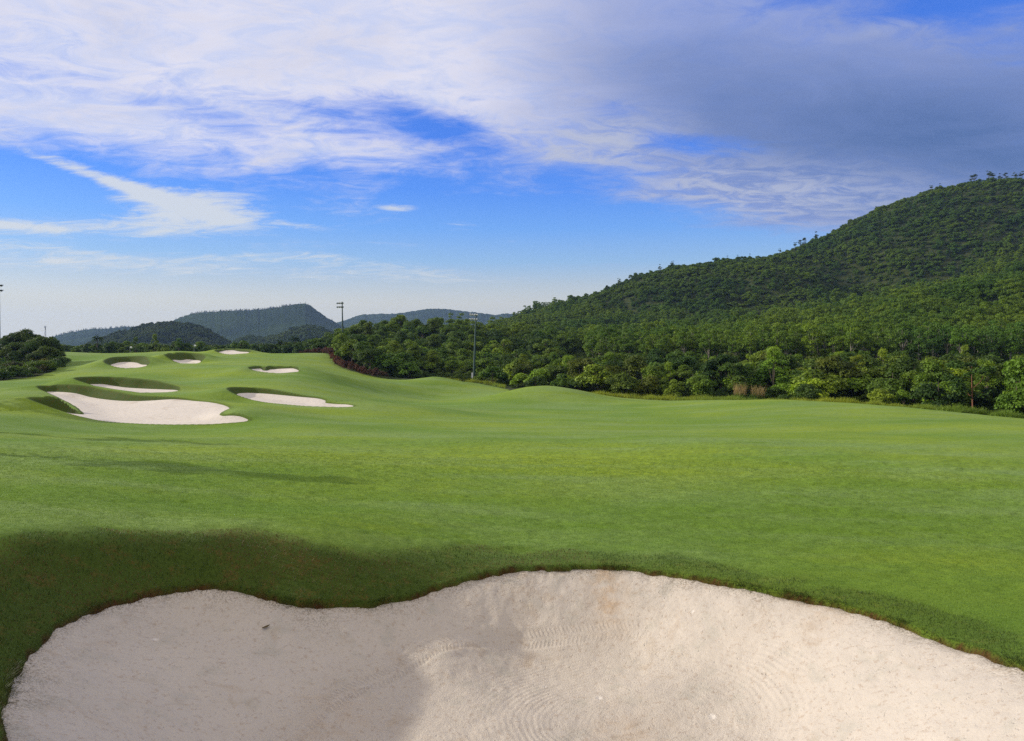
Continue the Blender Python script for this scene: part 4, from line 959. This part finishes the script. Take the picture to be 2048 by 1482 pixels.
# dead leaf and pebble-like clods on the sand
def sandz(x, y): return float(gz(x, y, BASE)[0])-.01
lf = W(532, 1276, 10.6); zz = sandz(lf[0], lf[1])
V = []; Fq = []
for i, a in enumerate(np.linspace(-1, 1, 9)):
    wq = .028*math.cos(a*math.pi/2)**.8+.001
    for s_ in (-1, 0, 1): V.append((a*.06, s_*wq, .012*a*a+.012*abs(s_)))
for i in range(8):
    for j in range(2): Fq.append((3*i+j, 3*i+3+j, 3*i+4+j, 3*i+1+j))
o = link('dead_leaf', mesh_np('dead_leaf', V, Fq, simple_mat('dead_leaf_material', (.10, .07, .02), .8), True), None, (lf[0], lf[1], zz+.02)); o.rotation_euler = (.1, -.2, .6)
tag(o, 'small curled dead leaf lying on the shaded sand slope', 'leaf')

# ------------------------------------------------------------------ haze
hx0, hx1, hy0, hy1, hz0, hz1 = -4900, 4900, -4900, 4900, -16.0, 225.0
v = [(x_, y_, z_) for x_ in (hx0, hx1) for y_ in (hy0, hy1) for z_ in (hz0, hz1)]
hm = bpy.data.materials.new('haze_air'); hm.use_nodes = True; hm.node_tree.nodes.clear(); t = NT(hm.node_tree)
pv = t.new('ShaderNodeVolumePrincipled'); pv.inputs['Color'].default_value = (.42, .62, 1, 1); pv.inputs['Density'].default_value = 8.5e-5; pv.inputs['Anisotropy'].default_value = .2
oo = t.new('ShaderNodeOutputMaterial'); t.l.new(pv.outputs[0], oo.inputs['Volume'])
me = mesh_np('haze', v, [(0, 1, 3, 2), (4, 6, 7, 5), (0, 4, 5, 1), (2, 3, 7, 6), (0, 2, 6, 4), (1, 5, 7, 3)], hm)
tag(link('haze', me), kind='stuff')

# ------------------------------------------------------------------ sun and sky
SUN_AZ = math.atan2(-0.975, 0.17); SUN_EL = R(18.5)
sd = Vector((math.sin(SUN_AZ)*math.cos(SUN_EL), math.cos(SUN_AZ)*math.cos(SUN_EL), math.sin(SUN_EL)))
sl = bpy.data.lights.new('sun', 'SUN'); sl.energy = 4.6; sl.angle = R(0.9); sl.color = (1, .93, .82)
so = bpy.data.objects.new('sun', sl); COL.objects.link(so); so.rotation_euler = sd.to_track_quat('Z', 'Y').to_euler(); so.location = (-60, 30, 60)
w = bpy.data.worlds.new('World'); scn.world = w; w.use_nodes = True; w.node_tree.nodes.clear(); t = NT(w.node_tree)
sky = t.new('ShaderNodeTexSky', sky_type='NISHITA'); sky.sun_disc = False; sky.sun_elevation = SUN_EL; sky.sun_rotation = SUN_AZ; sky.air_density = 1.2; sky.dust_density = 0.6; sky.ozone_density = 3.0
D = t.vmath('NORMALIZE', t.new('ShaderNodeTexCoord').outputs['Generated'])
sp = t.new('ShaderNodeSeparateXYZ'); t.put(sp.inputs[0], D); dx, dy, dz = sp.outputs
az = t.math('ARCTAN2', dx, dy); el = t.math('ARCSINE', dz)
def azel(u, v):
    a = (u-CU)/F; b = (HV-v)/F
    return math.atan(a), math.atan(b/math.sqrt(1+a*a))
def blob(u, v, ru, rv, ang=0.0, amp=1.0, p=1.0):
    a0, e0 = azel(u, v); ca, sa = math.cos(R(ang)), math.sin(R(ang)); su, sv = ru/F, rv/F
    xa = t.math('SUBTRACT', az, a0); xe = t.math('SUBTRACT', el, e0)
    p1 = t.math('DIVIDE', t.math('ADD', t.math('MULTIPLY', xa, ca), t.math('MULTIPLY', xe, sa)), su)
    p2 = t.math('DIVIDE', t.math('SUBTRACT', t.math('MULTIPLY', xe, ca), t.math('MULTIPLY', xa, sa)), sv)
    q_ = t.math('ADD', t.math('MULTIPLY', p1, p1), t.math('MULTIPLY', p2, p2))
    if p != 1.0: q_ = t.math('POWER', q_, p)
    return t.math('MULTIPLY', t.math('EXPONENT', t.math('MULTIPLY', q_, -1.0)), amp)
def total(L):
    s = L[0]
    for b in L[1:]: s = t.math('ADD', s, b)
    return s
# cloud texture lives on a flat layer overhead, so it foreshortens towards the horizon
den = t.math('ADD', t.math('MAXIMUM', dz, 0.0), .16)
cmb = t.new('ShaderNodeCombineXYZ'); t.put(cmb.inputs[0], t.math('DIVIDE', dx, den)); t.put(cmb.inputs[1], t.math('DIVIDE', dy, den)); cmb.inputs[2].default_value = .3
PL = cmb.outputs[0]
rot = t.new('ShaderNodeMapping'); t.put(rot.inputs['Vector'], PL); rot.inputs['Rotation'].default_value = (0, 0, R(-18)); rot.inputs['Scale'].default_value = (1.0, 1.7, 1)
PLr = rot.outputs[0]
nA = t.noise(PLr, 1.9, 10, .62, .6); nB = t.noise(PLr, 6.5, 9, .68, .9); nC = t.noise(PL, .9, 6, .55, .3)
nz = t.math('ADD', t.math('MULTIPLY', nA, .65), t.math('MULTIPLY', nB, .35))
nz = t.math('SUBTRACT', nz, .5)
mask = total([blob(120,60,760,180,-4,.95,1.5), blob(760,50,620,140,-7,.86,1.4), blob(1350,100,560,165,-16,.95,1.5), blob(1930,290,520,175,-12,1.0,1.6), blob(1560,395,330,58,-8,.62,1.5),
              blob(150,232,360,50,-2,.42), blob(1170,290,180,42,6,.5), blob(600,262,260,34,-10,.36), blob(980,225,170,50,-10,.3), blob(1215,208,140,24,-14,-.6), blob(1400,283,230,22,-8,-.65), blob(850,238,170,34,-16,-.6), blob(470,235,230,28,-3,-.55), blob(620,215,150,22,-3,-.3), blob(60,335,150,20,0,-.4), blob(1900,6,240,24,0,-.4),
              t.math('MULTIPLY', t.ss(el, .46, .62), .9), t.math('MULTIPLY', t.ss(t.math('MULTIPLY', dy, -1), -.1, .5), .7)])  # cloud cover added out of view, overhead and behind the camera, for ambient light
dens = t.ss(t.math('ADD', mask, t.math('MULTIPLY', nz, 2.6)), .10, 1.12)
# feather cloud and small streaks lower down
strk = total([blob(245,370,190,10,-15,.9,1.1), blob(390,420,125,40,4,.95,1.6), blob(330,400,120,20,-14,.5), blob(130,455,190,16,3,.7), blob(10,450,60,8,0,.8), blob(40,492,110,9,-2,.55), blob(290,520,330,15,3,.5), blob(785,415,42,8,0,.7), blob(600,453,95,8,-3,.55), blob(920,455,60,14,5,.35), blob(800,540,260,18,-6,.4), blob(420,545,500,14,0,.4)])
nS = t.math('SUBTRACT', t.noise(t.scalevec(PL, 1.0, 2.2, 1), 4.5, 10, .72, .8), .5)
dens2 = t.math('MULTIPLY', t.ss(t.math('ADD', strk, t.math('MULTIPLY', nS, 2.6)), .15, 1.15), t.math('MULTIPLY', t.ss(strk, .08, .35), .85))
dens = t.math('MAXIMUM', t.math('MULTIPLY', dens, .93), dens2)
hsv = t.new('ShaderNodeHueSaturation'); t.put(hsv.inputs['Color'], t.mix(1.0, sky.outputs[0], (.92, 1.45, 2.75), 'MULTIPLY')); hsv.inputs['Saturation'].default_value = 1.0; hsv.inputs['Hue'].default_value = .5; hsv.inputs['Value'].default_value = 1.0
skyc = hsv.outputs[0]
# humid air: paler and warmer towards the horizon
rp = t.new('ShaderNodeValToRGB'); t.put(rp.inputs[0], t.math('MULTIPLY', el, 1.0/.6))
cr = rp.color_ramp; stops = [(0.0, (.74, .70, .58)), (.10, (.74, .70, .57)), (.15, (.54, .60, .61)), (.20, (.33, .52, .74)), (.28, (.17, .40, .87)), (.37, (.085, .28, .89)), (.48, (.058, .21, .82)), (.75, (.05, .17, .70)), (1.0, (.05, .15, .6))]
cr.elements[0].position = 0; cr.elements[0].color = (*stops[0][1], 1); cr.elements[1].position = 1; cr.elements[1].color = (*stops[-1][1], 1)
for p_, c_ in stops[1:-1]: e_ = cr.elements.new(p_); e_.color = (*c_, 1)
ramp = t.mix(1.0, rp.outputs[0], (10, 10, 10), 'MULTIPLY')
skyc = t.mix(.82, skyc, ramp)
skyc = t.mix(t.math('MULTIPLY', t.math('SUBTRACT', 1.0, t.ss(el, .02, .10)), .6), skyc, t.mix(t.ss(az, -.6, .4), (7.6, 7.1, 5.9), (5.6, 5.8, 6.0)))
# cloud brightness: bright towards the sun, slate on the thick right flank
darkm = t.math('ADD', total([blob(2060,290,520,165,-12,.88,.8), blob(1480,210,330,110,-20,.35,1)]), t.math('MULTIPLY', nz, .9), clamp=True)
lit = t.mix(t.ss(t.math('ADD', t.math('MULTIPLY', nC, .35), t.math('MULTIPLY', nB, .65)), .38, .60), (6.2, 6.8, 9.0), (8.3, 8.1, 8.9))
lit = t.mix(t.math('MULTIPLY', t.ss(az, -.15, .30), .8), lit, t.mix(nB, (1.5, 2.4, 6.2), (3.2, 4.2, 8.0)))
cc = t.mix(darkm, lit, (1.0, 1.7, 3.7))
cc = t.mix(t.math('MULTIPLY', total([blob(1480,385,300,55,-8,.8,1.2), blob(1180,290,150,45,4,.9,1.2), blob(1880,30,130,14,0,.5)]), t.ss(nB, .38, .62)), cc, (5.2, 5.5, 6.6))
cc = t.mix(t.ss(el, .50, .70), cc, (8.4, 7.7, 6.9))  # warm white cloud added above the frame to offset blue ambient light
cc = t.mix(t.ss(t.math('MULTIPLY', dy, -1), -.1, .5), cc, (9.2, 8.4, 7.2))  # brighter neutral cloud added behind the camera to fill and neutralise the shade
cc = t.mix(t.ss(dens2, 0, .25), cc, (7.4, 7.6, 7.6))
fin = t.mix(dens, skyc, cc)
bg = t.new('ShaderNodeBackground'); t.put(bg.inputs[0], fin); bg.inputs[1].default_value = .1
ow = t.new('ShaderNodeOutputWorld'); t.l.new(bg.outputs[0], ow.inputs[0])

# ------------------------------------------------------------------ camera
cam = bpy.data.cameras.new('camera'); cam.sensor_width = 36; cam.lens = 36*F/2048; cam.shift_y = -(741-HV)/2048.0; cam.clip_end = 20000; cam.clip_start = .1
co = bpy.data.objects.new('camera', cam); COL.objects.link(co); co.location = (0, 0, 0); co.rotation_euler = (R(90), 0, 0)
scn.camera = co
vs = scn.view_settings; vs.view_transform = 'Standard'; vs.look = 'None'; vs.exposure = 0.0; vs.gamma = 1.0
scn.render.resolution_x = 1024; scn.render.resolution_y = 741
scn.cycles.max_bounces = 6; scn.cycles.diffuse_bounces = 3; scn.cycles.transmission_bounces = 3; scn.cycles.volume_bounces = 0; scn.cycles.use_denoising = False
scn.cycles.transparent_max_bounces = 8
print('done', time.time()-T0)
